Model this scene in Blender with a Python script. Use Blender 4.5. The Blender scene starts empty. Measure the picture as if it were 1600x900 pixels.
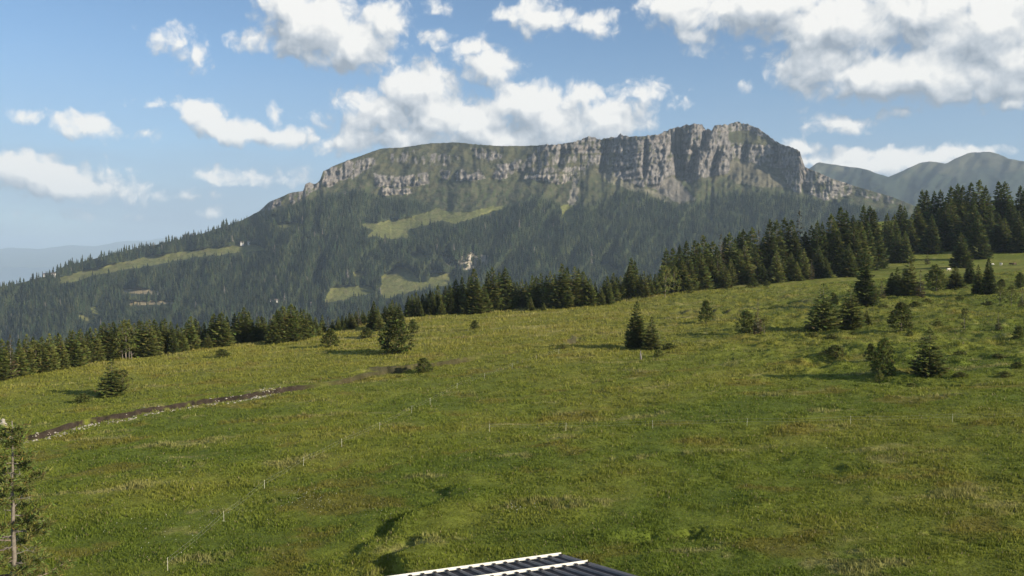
import bpy, math, random
import numpy as np
from mathutils import Vector, Matrix

random.seed(7)
rng = np.random.default_rng(7)
sc = bpy.context.scene
COL = sc.collection

# ------------------------------------------------------------------ camera
F = 1386.0                      # focal length in photograph pixels (1600 x 900)
HORIZON = 405.0
PITCH = math.atan((450.0 - HORIZON) / F)
CAM_Z = 24.0
cam_data = bpy.data.cameras.new("camera")
cam_data.sensor_width = 36.0
cam_data.lens = 36.0 * F / 1600.0
cam_data.clip_start = 0.5
cam_data.clip_end = 120000.0
cam = bpy.data.objects.new("camera", cam_data)
cam.location = (0, 0, CAM_Z)
cam.rotation_euler = (math.pi / 2 - PITCH, 0, 0)
COL.objects.link(cam)
sc.camera = cam

# ------------------------------------------------------------------ light
SUN_EL = math.radians(21.0)
SUN_AZ = math.radians(118.0)    # from the view direction, clockwise
SUN_DIR = Vector((math.cos(SUN_EL) * math.sin(SUN_AZ), math.cos(SUN_EL) * math.cos(SUN_AZ), math.sin(SUN_EL)))
sun_data = bpy.data.lights.new("sun", 'SUN')
sun_data.energy = 4.9
sun_data.angle = math.radians(0.5)
sun_data.color = (1.0, 0.87, 0.68)
sun = bpy.data.objects.new("sun", sun_data)
sun.rotation_euler = SUN_DIR.to_track_quat('Z', 'Y').to_euler()
COL.objects.link(sun)

sc.view_settings.view_transform = 'Standard'
sc.view_settings.look = 'None'
sc.view_settings.exposure = 0.65
sc.view_settings.gamma = 1.0
sc.view_settings.use_curve_mapping = False
sc.render.engine = 'CYCLES'
sc.cycles.use_denoising = True
sc.cycles.max_bounces = 6
sc.cycles.diffuse_bounces = 3
sc.cycles.glossy_bounces = 2
sc.cycles.transmission_bounces = 2
sc.cycles.volume_bounces = 1
sc.cycles.use_fast_gi = False

# ------------------------------------------------------------------ world: sky and clouds
def px_dir(px, py):
    """azimuth / elevation (degrees) seen at a photograph pixel"""
    x = (px - 800.0) / F
    y = math.cos(PITCH) + math.sin(PITCH) * (450.0 - py) / F
    z = -math.sin(PITCH) + math.cos(PITCH) * (450.0 - py) / F
    return math.degrees(math.atan2(x, y)), math.degrees(math.atan2(z, math.hypot(x, y)))

# cumulus in the sky: pixel centre, half sizes, weight
CLOUDS = [
    # bright cloud top centre-left
    (500, 42, 78, 52, 1.0), (560, 70, 70, 45, .95), (592, 30, 46, 44, .85), (450, 10, 50, 40, .9), (400, 58, 42, 18, .5), (535, 98, 60, 22, .6),
    # small cloud upper left
    (268, 62, 42, 26, .72), (304, 86, 28, 22, .62),
    # cumulus behind the ridge
    (655, 140, 62, 44, 1.05), (600, 180, 70, 42, .95), (690, 178, 80, 44, 1.05), (745, 190, 60, 44, 1.0), (830, 165, 62, 40, 1.05), (870, 190, 80, 44, 1.0),
    (955, 188, 72, 36, .85), (620, 215, 110, 30, .85), (800, 215, 160, 30, .9), (910, 150, 40, 26, .7), (735, 75, 50, 20, .55), (765, 105, 55, 30, .72), (680, 55, 32, 22, .5),
    (690, 12, 22, 14, .5),
    # long wisp to the left of it
    (318, 178, 34, 26, .85), (350, 203, 44, 24, .95), (400, 212, 50, 20, .85), (460, 214, 66, 22, .72), (530, 220, 40, 22, .65), (432, 182, 12, 18, .5), (500, 192, 26, 20, .5),
    # small clouds on the left
    (32, 180, 30, 18, .6), (140, 200, 42, 20, .8), (240, 160, 30, 12, .4), (60, 275, 95, 30, .95), (110, 292, 90, 22, .85), (20, 262, 60, 22, .8),
    (400, 275, 86, 17, .6), (330, 276, 34, 14, .55), (300, 305, 40, 10, .42), (330, 330, 20, 11, .4), (220, 212, 28, 9, .35), (120, 340, 90, 12, .3),
    # top centre
    (850, 24, 62, 28, .8), (920, 34, 52, 26, .75), (785, 22, 30, 14, .5),
    # big grey deck top right
    (1180, 10, 150, 42, .95), (1080, 5, 80, 26, .8), (1300, 35, 130, 60, 1.0), (1420, 20, 130, 50, 1.0), (1540, 45, 130, 60, 1.05), (1600, 95, 80, 40, .9), (1090, 55, 36, 26, .55),
    (1290, 95, 72, 40, .95), (1350, 122, 90, 36, 1.05), (1440, 115, 90, 42, 1.05), (1520, 125, 90, 36, 1.0), (1590, 135, 60, 26, .7), (1240, 72, 36, 24, .8), (1700, 70, 120, 70, .9),
    # small ones on the right
    (1320, 195, 46, 18, .72), (1405, 176, 34, 10, .55), (1590, 160, 24, 10, .5), (1010, 150, 55, 22, .5), (1060, 165, 30, 10, .35), (1168, 130, 16, 9, .35),
    # low bank over the pass
    (1245, 232, 34, 14, .85), (1330, 245, 80, 16, .8), (1420, 250, 110, 18, .85), (1500, 240, 70, 10, .7), (1340, 262, 120, 16, .8), (1270, 250, 50, 16, .8),
]

world = bpy.data.worlds.new("World")
sc.world = world
world.use_nodes = True
wn, wl = world.node_tree.nodes, world.node_tree.links
wn.clear()

def N(tree, kind, **kw):
    n = tree.nodes.new(kind)
    for k, v in kw.items():
        setattr(n, k, v)
    return n

def math_node(tree, op, a, b=None, c=None, clamp=False):
    n = tree.nodes.new('ShaderNodeMath')
    n.operation = op
    n.use_clamp = clamp
    for i, v in enumerate((a, b, c)):
        if v is None:
            continue
        if isinstance(v, (int, float)):
            n.inputs[i].default_value = v
        else:
            tree.links.new(v, n.inputs[i])
    return n.outputs[0]

def build_cloud_group():
    g = bpy.data.node_groups.new("cloud_density", 'ShaderNodeTree')
    g.interface.new_socket("Angles", in_out='INPUT', socket_type='NodeSocketVector')
    g.interface.new_socket("Density", in_out='OUTPUT', socket_type='NodeSocketFloat')
    g.interface.new_socket("Soft", in_out='OUTPUT', socket_type='NodeSocketFloat')
    gi, go = g.nodes.new('NodeGroupInput'), g.nodes.new('NodeGroupOutput')
    uv = gi.outputs[0]
    # warp the cloud outlines
    warp = N(g, 'ShaderNodeTexNoise', noise_dimensions='2D')
    warp.inputs['Scale'].default_value = 0.42
    warp.inputs['Detail'].default_value = 3.0
    g.links.new(uv, warp.inputs['Vector'])
    sub = N(g, 'ShaderNodeVectorMath', operation='SUBTRACT')
    g.links.new(warp.outputs['Color'], sub.inputs[0])
    sub.inputs[1].default_value = (.5, .5, .5)
    wv = N(g, 'ShaderNodeVectorMath', operation='MULTIPLY_ADD')
    g.links.new(sub.outputs[0], wv.inputs[0])
    wv.inputs[1].default_value = (1.4, 1.0, 0)
    g.links.new(uv, wv.inputs[2])
    cur = None
    for px, py, rx, ry, w in CLOUDS:
        u, v = px_dir(px, py)
        s = math.degrees(1.0 / F)
        a = N(g, 'ShaderNodeVectorMath', operation='MULTIPLY_ADD')
        g.links.new(wv.outputs[0], a.inputs[0])
        iu, iv = 1 / (rx * s * 1.4), 1 / (ry * s * 1.35)
        a.inputs[1].default_value = (iu, iv, 0)
        a.inputs[2].default_value = (-u * iu, -v * iv, 0)
        d = N(g, 'ShaderNodeVectorMath', operation='LENGTH')
        g.links.new(a.outputs[0], d.inputs[0])
        m = math_node(g, 'MULTIPLY_ADD', d.outputs['Value'], -w * 1.4, w * 1.36)
        cur = m if cur is None else math_node(g, 'SMOOTH_MAX', cur, m, 0.12)
    # clouds of the same sort all over the rest of the sky
    sep = N(g, 'ShaderNodeSeparateXYZ')
    g.links.new(uv, sep.inputs[0])
    big = N(g, 'ShaderNodeTexNoise', noise_dimensions='2D')
    big.inputs['Scale'].default_value = 0.09
    big.inputs['Detail'].default_value = 2.0
    g.links.new(uv, big.inputs['Vector'])
    gen = math_node(g, 'MULTIPLY_ADD', big.outputs['Fac'], 4.2, -2.15)
    outu = math_node(g, 'MULTIPLY_ADD', math_node(g, 'ABSOLUTE', sep.outputs[0]), 0.25, -8.2, clamp=True)
    outv = math_node(g, 'MULTIPLY_ADD', sep.outputs[1], 0.25, -4.6, clamp=True)
    out = math_node(g, 'MAXIMUM', outu, outv)
    gen = math_node(g, 'ADD', gen, math_node(g, 'MULTIPLY_ADD', out, 2.0, -2.0))
    gen = math_node(g, 'MINIMUM', gen, 0.9)
    cur = math_node(g, 'MAXIMUM', cur, gen)
    cur = math_node(g, 'MAXIMUM', cur, -1.0)
    # billows
    n1 = N(g, 'ShaderNodeTexNoise', noise_dimensions='2D')
    n1.inputs['Scale'].default_value = 0.42
    n1.inputs['Detail'].default_value = 9.0
    n1.inputs['Roughness'].default_value = 0.54
    g.links.new(wv.outputs[0], n1.inputs['Vector'])
    n2 = N(g, 'ShaderNodeTexVoronoi', voronoi_dimensions='2D', feature='SMOOTH_F1')
    n2.inputs['Scale'].default_value = 1.15
    n2.inputs['Detail'].default_value = 4.0
    n2.inputs['Roughness'].default_value = 0.5
    n2.inputs['Smoothness'].default_value = 0.5
    g.links.new(wv.outputs[0], n2.inputs['Vector'])
    t = math_node(g, 'MULTIPLY_ADD', n1.outputs['Fac'], 1.25, -0.58)
    t2 = math_node(g, 'MULTIPLY_ADD', n2.outputs['Distance'], -0.42, 0.17)
    t = math_node(g, 'ADD', t, t2)
    g.links.new(math_node(g, 'ADD', cur, t), go.inputs[0])
    n3 = N(g, 'ShaderNodeTexNoise', noise_dimensions='2D')
    n3.inputs['Scale'].default_value = 0.42
    n3.inputs['Detail'].default_value = 2.5
    g.links.new(wv.outputs[0], n3.inputs['Vector'])
    g.links.new(math_node(g, 'ADD', cur, math_node(g, 'MULTIPLY_ADD', n3.outputs['Fac'], 1.5, -.7)), go.inputs[1])
    return g

def build_world():
    t = world.node_tree
    out = N(t, 'ShaderNodeOutputWorld')
    sky = N(t, 'ShaderNodeTexSky', sky_type='NISHITA')
    sky.sun_disc = False
    sky.sun_elevation = SUN_EL
    sky.sun_rotation = SUN_AZ
    sky.altitude = 1500.0
    sky.air_density = 1.0
    sky.dust_density = 0.6
    sky.ozone_density = 2.0
    bg = N(t, 'ShaderNodeBackground')
    bg.inputs['Strength'].default_value = 0.083
    tint = N(t, 'ShaderNodeVectorMath', operation='MULTIPLY')
    tint.inputs[1].default_value = (.90, 1.0, 1.05)
    t.links.new(sky.outputs[0], tint.inputs[0])
    t.links.new(tint.outputs[0], bg.inputs['Color'])
    tc = N(t, 'ShaderNodeTexCoord')
    nrm = N(t, 'ShaderNodeVectorMath', operation='NORMALIZE')
    t.links.new(tc.outputs['Generated'], nrm.inputs[0])
    sep = N(t, 'ShaderNodeSeparateXYZ')
    t.links.new(nrm.outputs[0], sep.inputs[0])
    az = math_node(t, 'MULTIPLY', math_node(t, 'ARCTAN2', sep.outputs[0], sep.outputs[1]), 180 / math.pi)
    el = math_node(t, 'MULTIPLY', math_node(t, 'ARCSINE', sep.outputs[2]), 180 / math.pi)
    comb = N(t, 'ShaderNodeCombineXYZ')
    t.links.new(az, comb.inputs[0])
    t.links.new(el, comb.inputs[1])
    grp = build_cloud_group()
    def dens(du, dv):
        off = N(t, 'ShaderNodeVectorMath', operation='ADD')
        t.links.new(comb.outputs[0], off.inputs[0])
        off.inputs[1].default_value = (du, dv, 0)
        g = N(t, 'ShaderNodeGroup')
        g.node_tree = grp
        t.links.new(off.outputs[0], g.inputs[0])
        return g.outputs
    (d0, q0), (d1, q1), (d2, q2) = dens(0, 0), dens(0.2, 0.4), dens(0.7, 1.5)
    mr = N(t, 'ShaderNodeMapRange', interpolation_type='SMOOTHSTEP')
    mr.inputs['From Min'].default_value = 0.02
    mr.inputs['From Max'].default_value = 0.62
    t.links.new(d0, mr.inputs['Value'])
    alpha = mr.outputs[0]
    # no clouds below the horizon
    low = math_node(t, 'MULTIPLY_ADD', el, 0.8, -0.6, clamp=True)
    alpha = math_node(t, 'MULTIPLY', alpha, low)
    thin = math_node(t, 'MULTIPLY', alpha, 0.96)
    # lit where the cloud thins out towards the sun
    s1 = math_node(t, 'MULTIPLY', math_node(t, 'SUBTRACT', d0, d1), 0.55)
    s2 = math_node(t, 'MULTIPLY', math_node(t, 'SUBTRACT', q0, q2), 0.72)
    lit = math_node(t, 'ADD', math_node(t, 'ADD', s1, s2), 0.56, clamp=True)
    ramp = N(t, 'ShaderNodeValToRGB')
    e = ramp.color_ramp.elements
    e[0].position, e[0].color = 0.0, (0.33, 0.38, 0.44, 1)
    e[1].position, e[1].color = 1.0, (1.0, 0.98, 0.93, 1)
    m = ramp.color_ramp.elements.new(0.45)
    m.color = (0.58, 0.62, 0.66, 1)
    t.links.new(lit, ramp.inputs[0])
    bgc = N(t, 'ShaderNodeBackground')
    bgc.inputs['Strength'].default_value = 0.66
    t.links.new(ramp.outputs[0], bgc.inputs['Color'])
    # thin grey-violet veil of summer haze low in the sky
    vn = N(t, 'ShaderNodeTexNoise', noise_dimensions='2D')
    vn.inputs['Scale'].default_value = .16
    vn.inputs['Detail'].default_value = 5
    vm = N(t, 'ShaderNodeVectorMath', operation='MULTIPLY')
    vm.inputs[1].default_value = (.5, 2.2, 0)
    t.links.new(comb.outputs[0], vm.inputs[0])
    t.links.new(vm.outputs[0], vn.inputs['Vector'])
    vlow = N(t, 'ShaderNodeMapRange', interpolation_type='SMOOTHSTEP')
    for nm, val in (('From Min', 15.0), ('From Max', -1.0), ('To Min', 0.0), ('To Max', 1.0)):
        vlow.inputs[nm].default_value = val
    t.links.new(el, vlow.inputs['Value'])
    vf = math_node(t, 'MULTIPLY_ADD', vn.outputs['Fac'], .9, .48, clamp=True)
    veil = math_node(t, 'MULTIPLY', vlow.outputs[0], vf, clamp=True)
    bgv = N(t, 'ShaderNodeBackground')
    bgv.inputs['Color'].default_value = (.225, .285, .37, 1)
    bgv.inputs['Strength'].default_value = 1.0
    mixv = N(t, 'ShaderNodeMixShader')
    t.links.new(veil, mixv.inputs[0])
    t.links.new(bg.outputs[0], mixv.inputs[1])
    t.links.new(bgv.outputs[0], mixv.inputs[2])
    mix = N(t, 'ShaderNodeMixShader')
    t.links.new(thin, mix.inputs[0])
    t.links.new(mixv.outputs[0], mix.inputs[1])
    t.links.new(bgc.outputs[0], mix.inputs[2])
    t.links.new(mix.outputs[0], out.inputs['Surface'])

build_world()
world.cycles.sampling_method = 'MANUAL'
world.cycles.sample_map_resolution = 512

# ------------------------------------------------------------------ helpers
def pix(px, py, Y):
    """world point on the ray through photograph pixel (px, py) at forward distance Y"""
    px, py, Y = np.broadcast_arrays(np.asarray(px, float), np.asarray(py, float), np.asarray(Y, float))
    ry = math.cos(PITCH) + math.sin(PITCH) * (450.0 - py) / F
    rz = -math.sin(PITCH) + math.cos(PITCH) * (450.0 - py) / F
    s = Y / ry
    return np.stack([(px - 800.0) / F * s, Y, CAM_Z + rz * s], -1)

_perm = np.random.default_rng(11).permutation(4096)
_grad = np.random.default_rng(12).uniform(-1, 1, (4096, 2))
_grad /= np.linalg.norm(_grad, axis=1)[:, None]
def noise2(x, y, seed=0):
    x = np.asarray(x, float) + seed * 37.17
    y = np.asarray(y, float) - seed * 19.73
    xi, yi = np.floor(x).astype(np.int64), np.floor(y).astype(np.int64)
    xf, yf = x - xi, y - yi
    u, v = xf * xf * xf * (xf * (xf * 6 - 15) + 10), yf * yf * yf * (yf * (yf * 6 - 15) + 10)
    def g(ix, iy, fx, fy):
        h = _perm[(_perm[ix & 4095] + iy) & 4095]
        gr = _grad[h]
        return gr[..., 0] * fx + gr[..., 1] * fy
    a, b = g(xi, yi, xf, yf), g(xi + 1, yi, xf - 1, yf)
    c, d = g(xi, yi + 1, xf, yf - 1), g(xi + 1, yi + 1, xf - 1, yf - 1)
    return ((a + (b - a) * u) + ((c + (d - c) * u) - (a + (b - a) * u)) * v) * 1.5
def fbm(x, y, octaves=4, seed=0, rough=.5):
    s, a, f = 0, 1.0, 1.0
    for o in range(octaves):
        s = s + a * noise2(np.asarray(x) * f, np.asarray(y) * f, seed + o * 3)
        a *= rough
        f *= 2.03
    return s
def ridged(x, y, octaves=4, seed=0):
    s, a, f = 0, 1.0, 1.0
    for o in range(octaves):
        s = s + a * (1 - 2 * np.abs(noise2(np.asarray(x) * f, np.asarray(y) * f, seed + o * 5)))
        a *= .5
        f *= 2.1
    return s
def sstep(a, b, x):
    t = np.clip((np.asarray(x, float) - a) / (b - a), 0, 1)
    return t * t * (3 - 2 * t)
def mixc(a, b, t):
    t = np.asarray(t)[..., None]
    return np.asarray(a) * (1 - t) + np.asarray(b) * t
def in_poly(poly, x, y):
    p = np.array(poly, float)
    r = np.zeros(np.shape(x), bool)
    j = len(p) - 1
    for i in range(len(p)):
        if p[i, 1] != p[j, 1]:
            c = ((p[i, 1] > y) != (p[j, 1] > y)) & (x < (p[j, 0] - p[i, 0]) * (y - p[i, 1]) / (p[j, 1] - p[i, 1]) + p[i, 0])
            r ^= c
        j = i
    return r

def make_mesh(name, V, faces, cols=None, smooth=False):
    """faces: list of int arrays (n,3) or (n,4)"""
    V = np.asarray(V, np.float32).reshape(-1, 3)
    me = bpy.data.meshes.new(name)
    if not isinstance(faces, (list, tuple)):
        faces = [faces]
    faces = [np.asarray(f, np.int32) for f in faces if len(f)]
    loops = np.concatenate([f.ravel() for f in faces])
    counts = np.concatenate([np.full(len(f), f.shape[1], np.int32) for f in faces])
    starts = np.concatenate([[0], np.cumsum(counts)[:-1]]).astype(np.int32)
    me.vertices.add(len(V))
    me.vertices.foreach_set('co', V.ravel())
    me.loops.add(len(loops))
    me.loops.foreach_set('vertex_index', loops)
    me.polygons.add(len(counts))
    me.polygons.foreach_set('loop_start', starts)
    if smooth:
        me.polygons.foreach_set('use_smooth', np.ones(len(counts), bool))
    if cols is not None:
        c = np.ones((len(V), 4), np.float32)
        c[:, :3] = cols
        at = me.color_attributes.new('Col', 'FLOAT_COLOR', 'POINT')
        at.data.foreach_set('color', c.ravel())
    me.update(calc_edges=True)
    me.validate()
    return me

def add(name, me, mat=None, parent=None, label=None, cat=None, group=None, kind=None, loc=None):
    o = bpy.data.objects.new(name, me)
    COL.objects.link(o)
    if mat is not None and me is not None and not me.materials:
        me.materials.append(mat)
    if parent is not None:
        o.parent = parent
    if loc is not None:
        o.location = loc
    if label: o['label'] = label
    if cat: o['category'] = cat
    if group: o['group'] = group
    if kind: o['kind'] = kind
    return o

class MB:
    """collects polygons for one small mesh"""
    def __init__(self):
        self.v, self.f = [], []
    def box(self, c, s, rot=None):
        b = len(self.v)
        for x in (-.5, .5):
            for y in (-.5, .5):
                for z in (-.5, .5):
                    p = Vector((x * s[0], y * s[1], z * s[2]))
                    if rot is not None:
                        p = rot @ p
                    self.v.append(tuple(Vector(c) + p))
        for q in ((0, 1, 3, 2), (4, 6, 7, 5), (0, 4, 5, 1), (2, 3, 7, 6), (0, 2, 6, 4), (1, 5, 7, 3)):
            self.f.append([b + i for i in q])
    def tube(self, pts, radii, n=6, cap=True):
        pts = [Vector(p) for p in pts]
        b = len(self.v)
        for i, p in enumerate(pts):
            d = (pts[min(i + 1, len(pts) - 1)] - pts[max(i - 1, 0)]).normalized()
            a = d.cross(Vector((0.31, 0.9, 0.2))).normalized()
            c = d.cross(a)
            for k in range(n):
                t = 2 * math.pi * k / n
                self.v.append(tuple(p + (a * math.cos(t) + c * math.sin(t)) * radii[i]))
        for i in range(len(pts) - 1):
            for k in range(n):
                k2 = (k + 1) % n
                self.f.append([b + i * n + k, b + i * n + k2, b + (i + 1) * n + k2, b + (i + 1) * n + k])
        if cap:
            self.f.append([b + (len(pts) - 1) * n + k for k in range(n)])
            self.f.append([b + n - 1 - k for k in range(n)])
    def poly(self, pts):
        b = len(self.v)
        self.v += [tuple(p) for p in pts]
        self.f.append(list(range(b, b + len(pts))))
    def mesh(self, name, smooth=False):
        me = bpy.data.meshes.new(name)
        me.from_pydata(self.v, [], self.f)
        if smooth:
            for p in me.polygons:
                p.use_smooth = True
        me.update()
        return me

# ------------------------------------------------------------------ materials
def new_mat(name):
    m = bpy.data.materials.new(name)
    m.use_nodes = True
    t = m.node_tree
    b = t.nodes['Principled BSDF']
    b.inputs['Specular IOR Level'].default_value = 0.15
    b.inputs['Roughness'].default_value = 0.9
    return m, t, b

def attr_mat(name, scales, strength=.35, bump=0.0, bump_scale=1.0, rough=.95, sheen=0, translucent=0, spec=.15, stretch=(1, 1, 1), random_tint=0):
    """colour attribute times fine noise at a few scales (object space)"""
    m, t, b = new_mat(name)
    b.inputs['Roughness'].default_value = rough
    b.inputs['Specular IOR Level'].default_value = spec
    a = N(t, 'ShaderNodeVertexColor', layer_name='Col')
    col = a.outputs[0]
    tc = N(t, 'ShaderNodeTexCoord')
    mp = N(t, 'ShaderNodeMapping')
    mp.inputs['Scale'].default_value = stretch
    t.links.new(tc.outputs['Object'], mp.inputs['Vector'])
    for s in scales:
        n = N(t, 'ShaderNodeTexNoise')
        n.inputs['Scale'].default_value = s
        n.inputs['Detail'].default_value = 5
        n.inputs['Roughness'].default_value = .65
        t.links.new(mp.outputs[0], n.inputs['Vector'])
        mr = N(t, 'ShaderNodeMapRange')
        mr.inputs['From Min'].default_value = .28
        mr.inputs['From Max'].default_value = .72
        mr.inputs['To Min'].default_value = 1 - strength
        mr.inputs['To Max'].default_value = 1 + strength
        t.links.new(n.outputs['Fac'], mr.inputs['Value'])
        v = N(t, 'ShaderNodeVectorMath', operation='SCALE')
        t.links.new(col, v.inputs[0])
        t.links.new(mr.outputs[0], v.inputs['Scale'])
        col = v.outputs[0]
    if random_tint:
        oi = N(t, 'ShaderNodeObjectInfo')
        mr = N(t, 'ShaderNodeMapRange')
        mr.inputs['To Min'].default_value = 1 - random_tint
        mr.inputs['To Max'].default_value = 1 + random_tint
        t.links.new(oi.outputs['Random'], mr.inputs['Value'])
        v = N(t, 'ShaderNodeVectorMath', operation='SCALE')
        t.links.new(col, v.inputs[0])
        t.links.new(mr.outputs[0], v.inputs['Scale'])
        col = v.outputs[0]
    t.links.new(col, b.inputs['Base Color'])
    if bump:
        n = N(t, 'ShaderNodeTexNoise')
        n.inputs['Scale'].default_value = bump_scale
        n.inputs['Detail'].default_value = 6
        n.inputs['Roughness'].default_value = .7
        t.links.new(mp.outputs[0], n.inputs['Vector'])
        bp = N(t, 'ShaderNodeBump')
        bp.inputs['Strength'].default_value = 1.0
        bp.inputs['Distance'].default_value = bump
        t.links.new(n.outputs['Fac'], bp.inputs['Height'])
        t.links.new(bp.outputs[0], b.inputs['Normal'])
    if translucent:
        out = t.nodes['Material Output']
        tr = N(t, 'ShaderNodeBsdfTranslucent')
        t.links.new(col, tr.inputs['Color'])
        mx = N(t, 'ShaderNodeMixShader')
        mx.inputs[0].default_value = translucent
        t.links.new(b.outputs[0], mx.inputs[1])
        t.links.new(tr.outputs[0], mx.inputs[2])
        t.links.new(mx.outputs[0], out.inputs['Surface'])
    return m

def flat_mat(name, c, rough=.8, var=.25, scale=6.0, metallic=0.0, spec=.3, bump=0.0):
    m, t, b = new_mat(name)
    b.inputs['Roughness'].default_value = rough
    b.inputs['Metallic'].default_value = metallic
    b.inputs['Specular IOR Level'].default_value = spec
    tc = N(t, 'ShaderNodeTexCoord')
    n = N(t, 'ShaderNodeTexNoise')
    n.inputs['Scale'].default_value = scale
    n.inputs['Detail'].default_value = 6
    n.inputs['Roughness'].default_value = .65
    t.links.new(tc.outputs['Object'], n.inputs['Vector'])
    r = N(t, 'ShaderNodeValToRGB')
    r.color_ramp.elements[0].position = .3
    r.color_ramp.elements[1].position = .72
    r.color_ramp.elements[0].color = (*[x * (1 - var) for x in c], 1)
    r.color_ramp.elements[1].color = (*[min(1, x * (1 + var)) for x in c], 1)
    t.links.new(n.outputs['Fac'], r.inputs[0])
    t.links.new(r.outputs[0], b.inputs['Base Color'])
    if bump:
        bp = N(t, 'ShaderNodeBump')
        bp.inputs['Distance'].default_value = bump
        t.links.new(n.outputs['Fac'], bp.inputs['Height'])
        t.links.new(bp.outputs[0], b.inputs['Normal'])
    return m

M_GROUND = attr_mat('meadow_turf', (0.9, 4.0), .30, bump=.22, bump_scale=1.3)
M_MOUNT = attr_mat('mountain_ground', (0.012, 0.06), .24, bump=11.0, bump_scale=.04)
M_FAR = attr_mat('far_ground', (0.003, .015), .2)
M_GRASS = attr_mat('grass_blades', (), 0, translucent=.4, rough=.7, spec=.2)
M_FOREST = attr_mat('forest_needles', (), 0, translucent=.1)
M_NEEDLE = attr_mat('needles', (), 0, translucent=.3, rough=.75, spec=.2, random_tint=.22)
M_BARK = flat_mat('bark', (.17, .135, .105), var=.45, scale=4)
M_PALEBARK = flat_mat('pale_bark', (.19, .165, .135), var=.35, scale=5)
M_DEAD = flat_mat('dead_wood', (.22, .20, .18), var=.35, scale=5)
M_STONE = flat_mat('pale_stone', (.36, .335, .28), var=.3, scale=3)
M_ROOF = flat_mat('dark_metal_roof', (.013, .009, .014), rough=.6, var=.3, scale=2.0, metallic=.0, spec=.2)
M_SEAM = flat_mat('roof_seam', (.11, .098, .105), rough=.45, var=.25, scale=4.0, spec=.6)
M_WHITE = flat_mat('white_metal', (.70, .69, .63), rough=.5, var=.14, scale=9.0)
M_WALLWOOD = flat_mat('wall_wood', (.16, .10, .06), var=.3, scale=2.0)
M_PLASTER = flat_mat('white_plaster', (.55, .53, .49), var=.05, scale=1.0)
M_TILEROOF = flat_mat('chalet_roof', (.16, .13, .12), var=.25, scale=1.0)
M_GLASS = flat_mat('window_glass', (.03, .035, .04), rough=.1, var=.1, spec=.6)
M_POST = flat_mat('fence_post', (.60, .58, .46), rough=.6, var=.08, scale=20)
M_WIRE = flat_mat('fence_wire', (.42, .42, .40), rough=.5, var=.1, scale=5)
M_COWWHITE = flat_mat('cow_white', (.74, .70, .64), var=.08, scale=3)
M_COWBROWN = flat_mat('cow_brown', (.10, .065, .045), var=.3, scale=3)

# ------------------------------------------------------------------ near terrain
EDGE = np.array([(-900, 150), (-300, 172), (0, 203), (200, 222), (350, 241), (500, 258), (560, 282), (640, 300), (750, 315), (850, 325), (960, 322), (1040, 338), (1100, 356),
                 (1200, 385), (1290, 440), (1350, 640), (1400, 700), (1600, 730), (2000, 760), (2600, 700)], float)
def base_height(X, Y):
    X, Y = np.asarray(X, float), np.asarray(Y, float)
    Yc = np.maximum(Y, 8.0)
    q = 800 + F * X / Yc
    ye = np.interp(q, EDGE[:, 0], EDGE[:, 1])
    z = 0.06 * np.clip(X, -400, 400) + 0.02 * np.minimum(Y, 800)
    z = z + sstep(90, 230, X) * 0.00042 * np.clip(Y - 400, 0, 230) ** 2
    d = np.maximum(Y - ye, 0)
    z = z - 0.42 * (np.sqrt(d * d + 24.0 ** 2) - 24.0)
    return np.maximum(z, -420.0)
def undulation(X, Y):
    return (.55 * fbm(X / 45, Y / 45, 3, 1) + .16 * fbm(X / 9, Y / 6.5, 3, 5)
            + .12 * sstep(.15, .6, fbm(X / 5.5, Y / 4, 2, 15)) )
def right_hummocks(X, Y):
    """rough heath ground on the right"""
    m = sstep(15, 60, X) * sstep(120, 150, Y) * (1 - sstep(330, 380, Y))
    return m * .9 * np.clip(fbm(X / 6, Y / 4.5, 3, 33), -.15, 1)

def hit(px, py, fn=None):
    """first point of the ground on the ray through a photograph pixel"""
    fn = fn or base_height
    Ys = np.concatenate([np.arange(24, 400, .4), np.arange(400, 900, 1.0)])
    P = pix(px, py, Ys)
    below = P[:, 2] < fn(P[:, 0], P[:, 1])
    i = int(np.argmax(below)) if below.any() else len(Ys) - 1
    return P[i]

class Cut:
    """an earth step or channel along a line on the ground"""
    def __init__(self, pts, width, up, depth, back, soil, colour):
        self.p = np.array([hit(*q)[:2] for q in pts])
        self.width, self.up, self.depth, self.back, self.soil, self.colour = width, up, depth, back, soil, colour
    def dist(self, X, Y):
        best = np.full(np.shape(X), 1e9)
        sign = np.ones(np.shape(X))
        for a, b in zip(self.p[:-1], self.p[1:]):
            d = b - a
            L = np.hypot(*d)
            t = np.clip(((X - a[0]) * d[0] + (Y - a[1]) * d[1]) / (L * L), 0, 1)
            ex, ey = X - (a[0] + d[0] * t), Y - (a[1] + d[1] * t)
            dd = np.hypot(ex, ey)
            s = np.sign(d[0] * (Y - a[1]) - d[1] * (X - a[0]))
            m = dd < best
            best = np.where(m, dd, best)
            sign = np.where(m, s, sign)
        ends = np.minimum(np.hypot(X - self.p[0, 0], Y - self.p[0, 1]), np.hypot(X - self.p[-1, 0], Y - self.p[-1, 1]))
        return best, sign, sstep(0, min(9.0, .22 * float(np.hypot(*np.diff(self.p, axis=0).T).sum())), ends)

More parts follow.
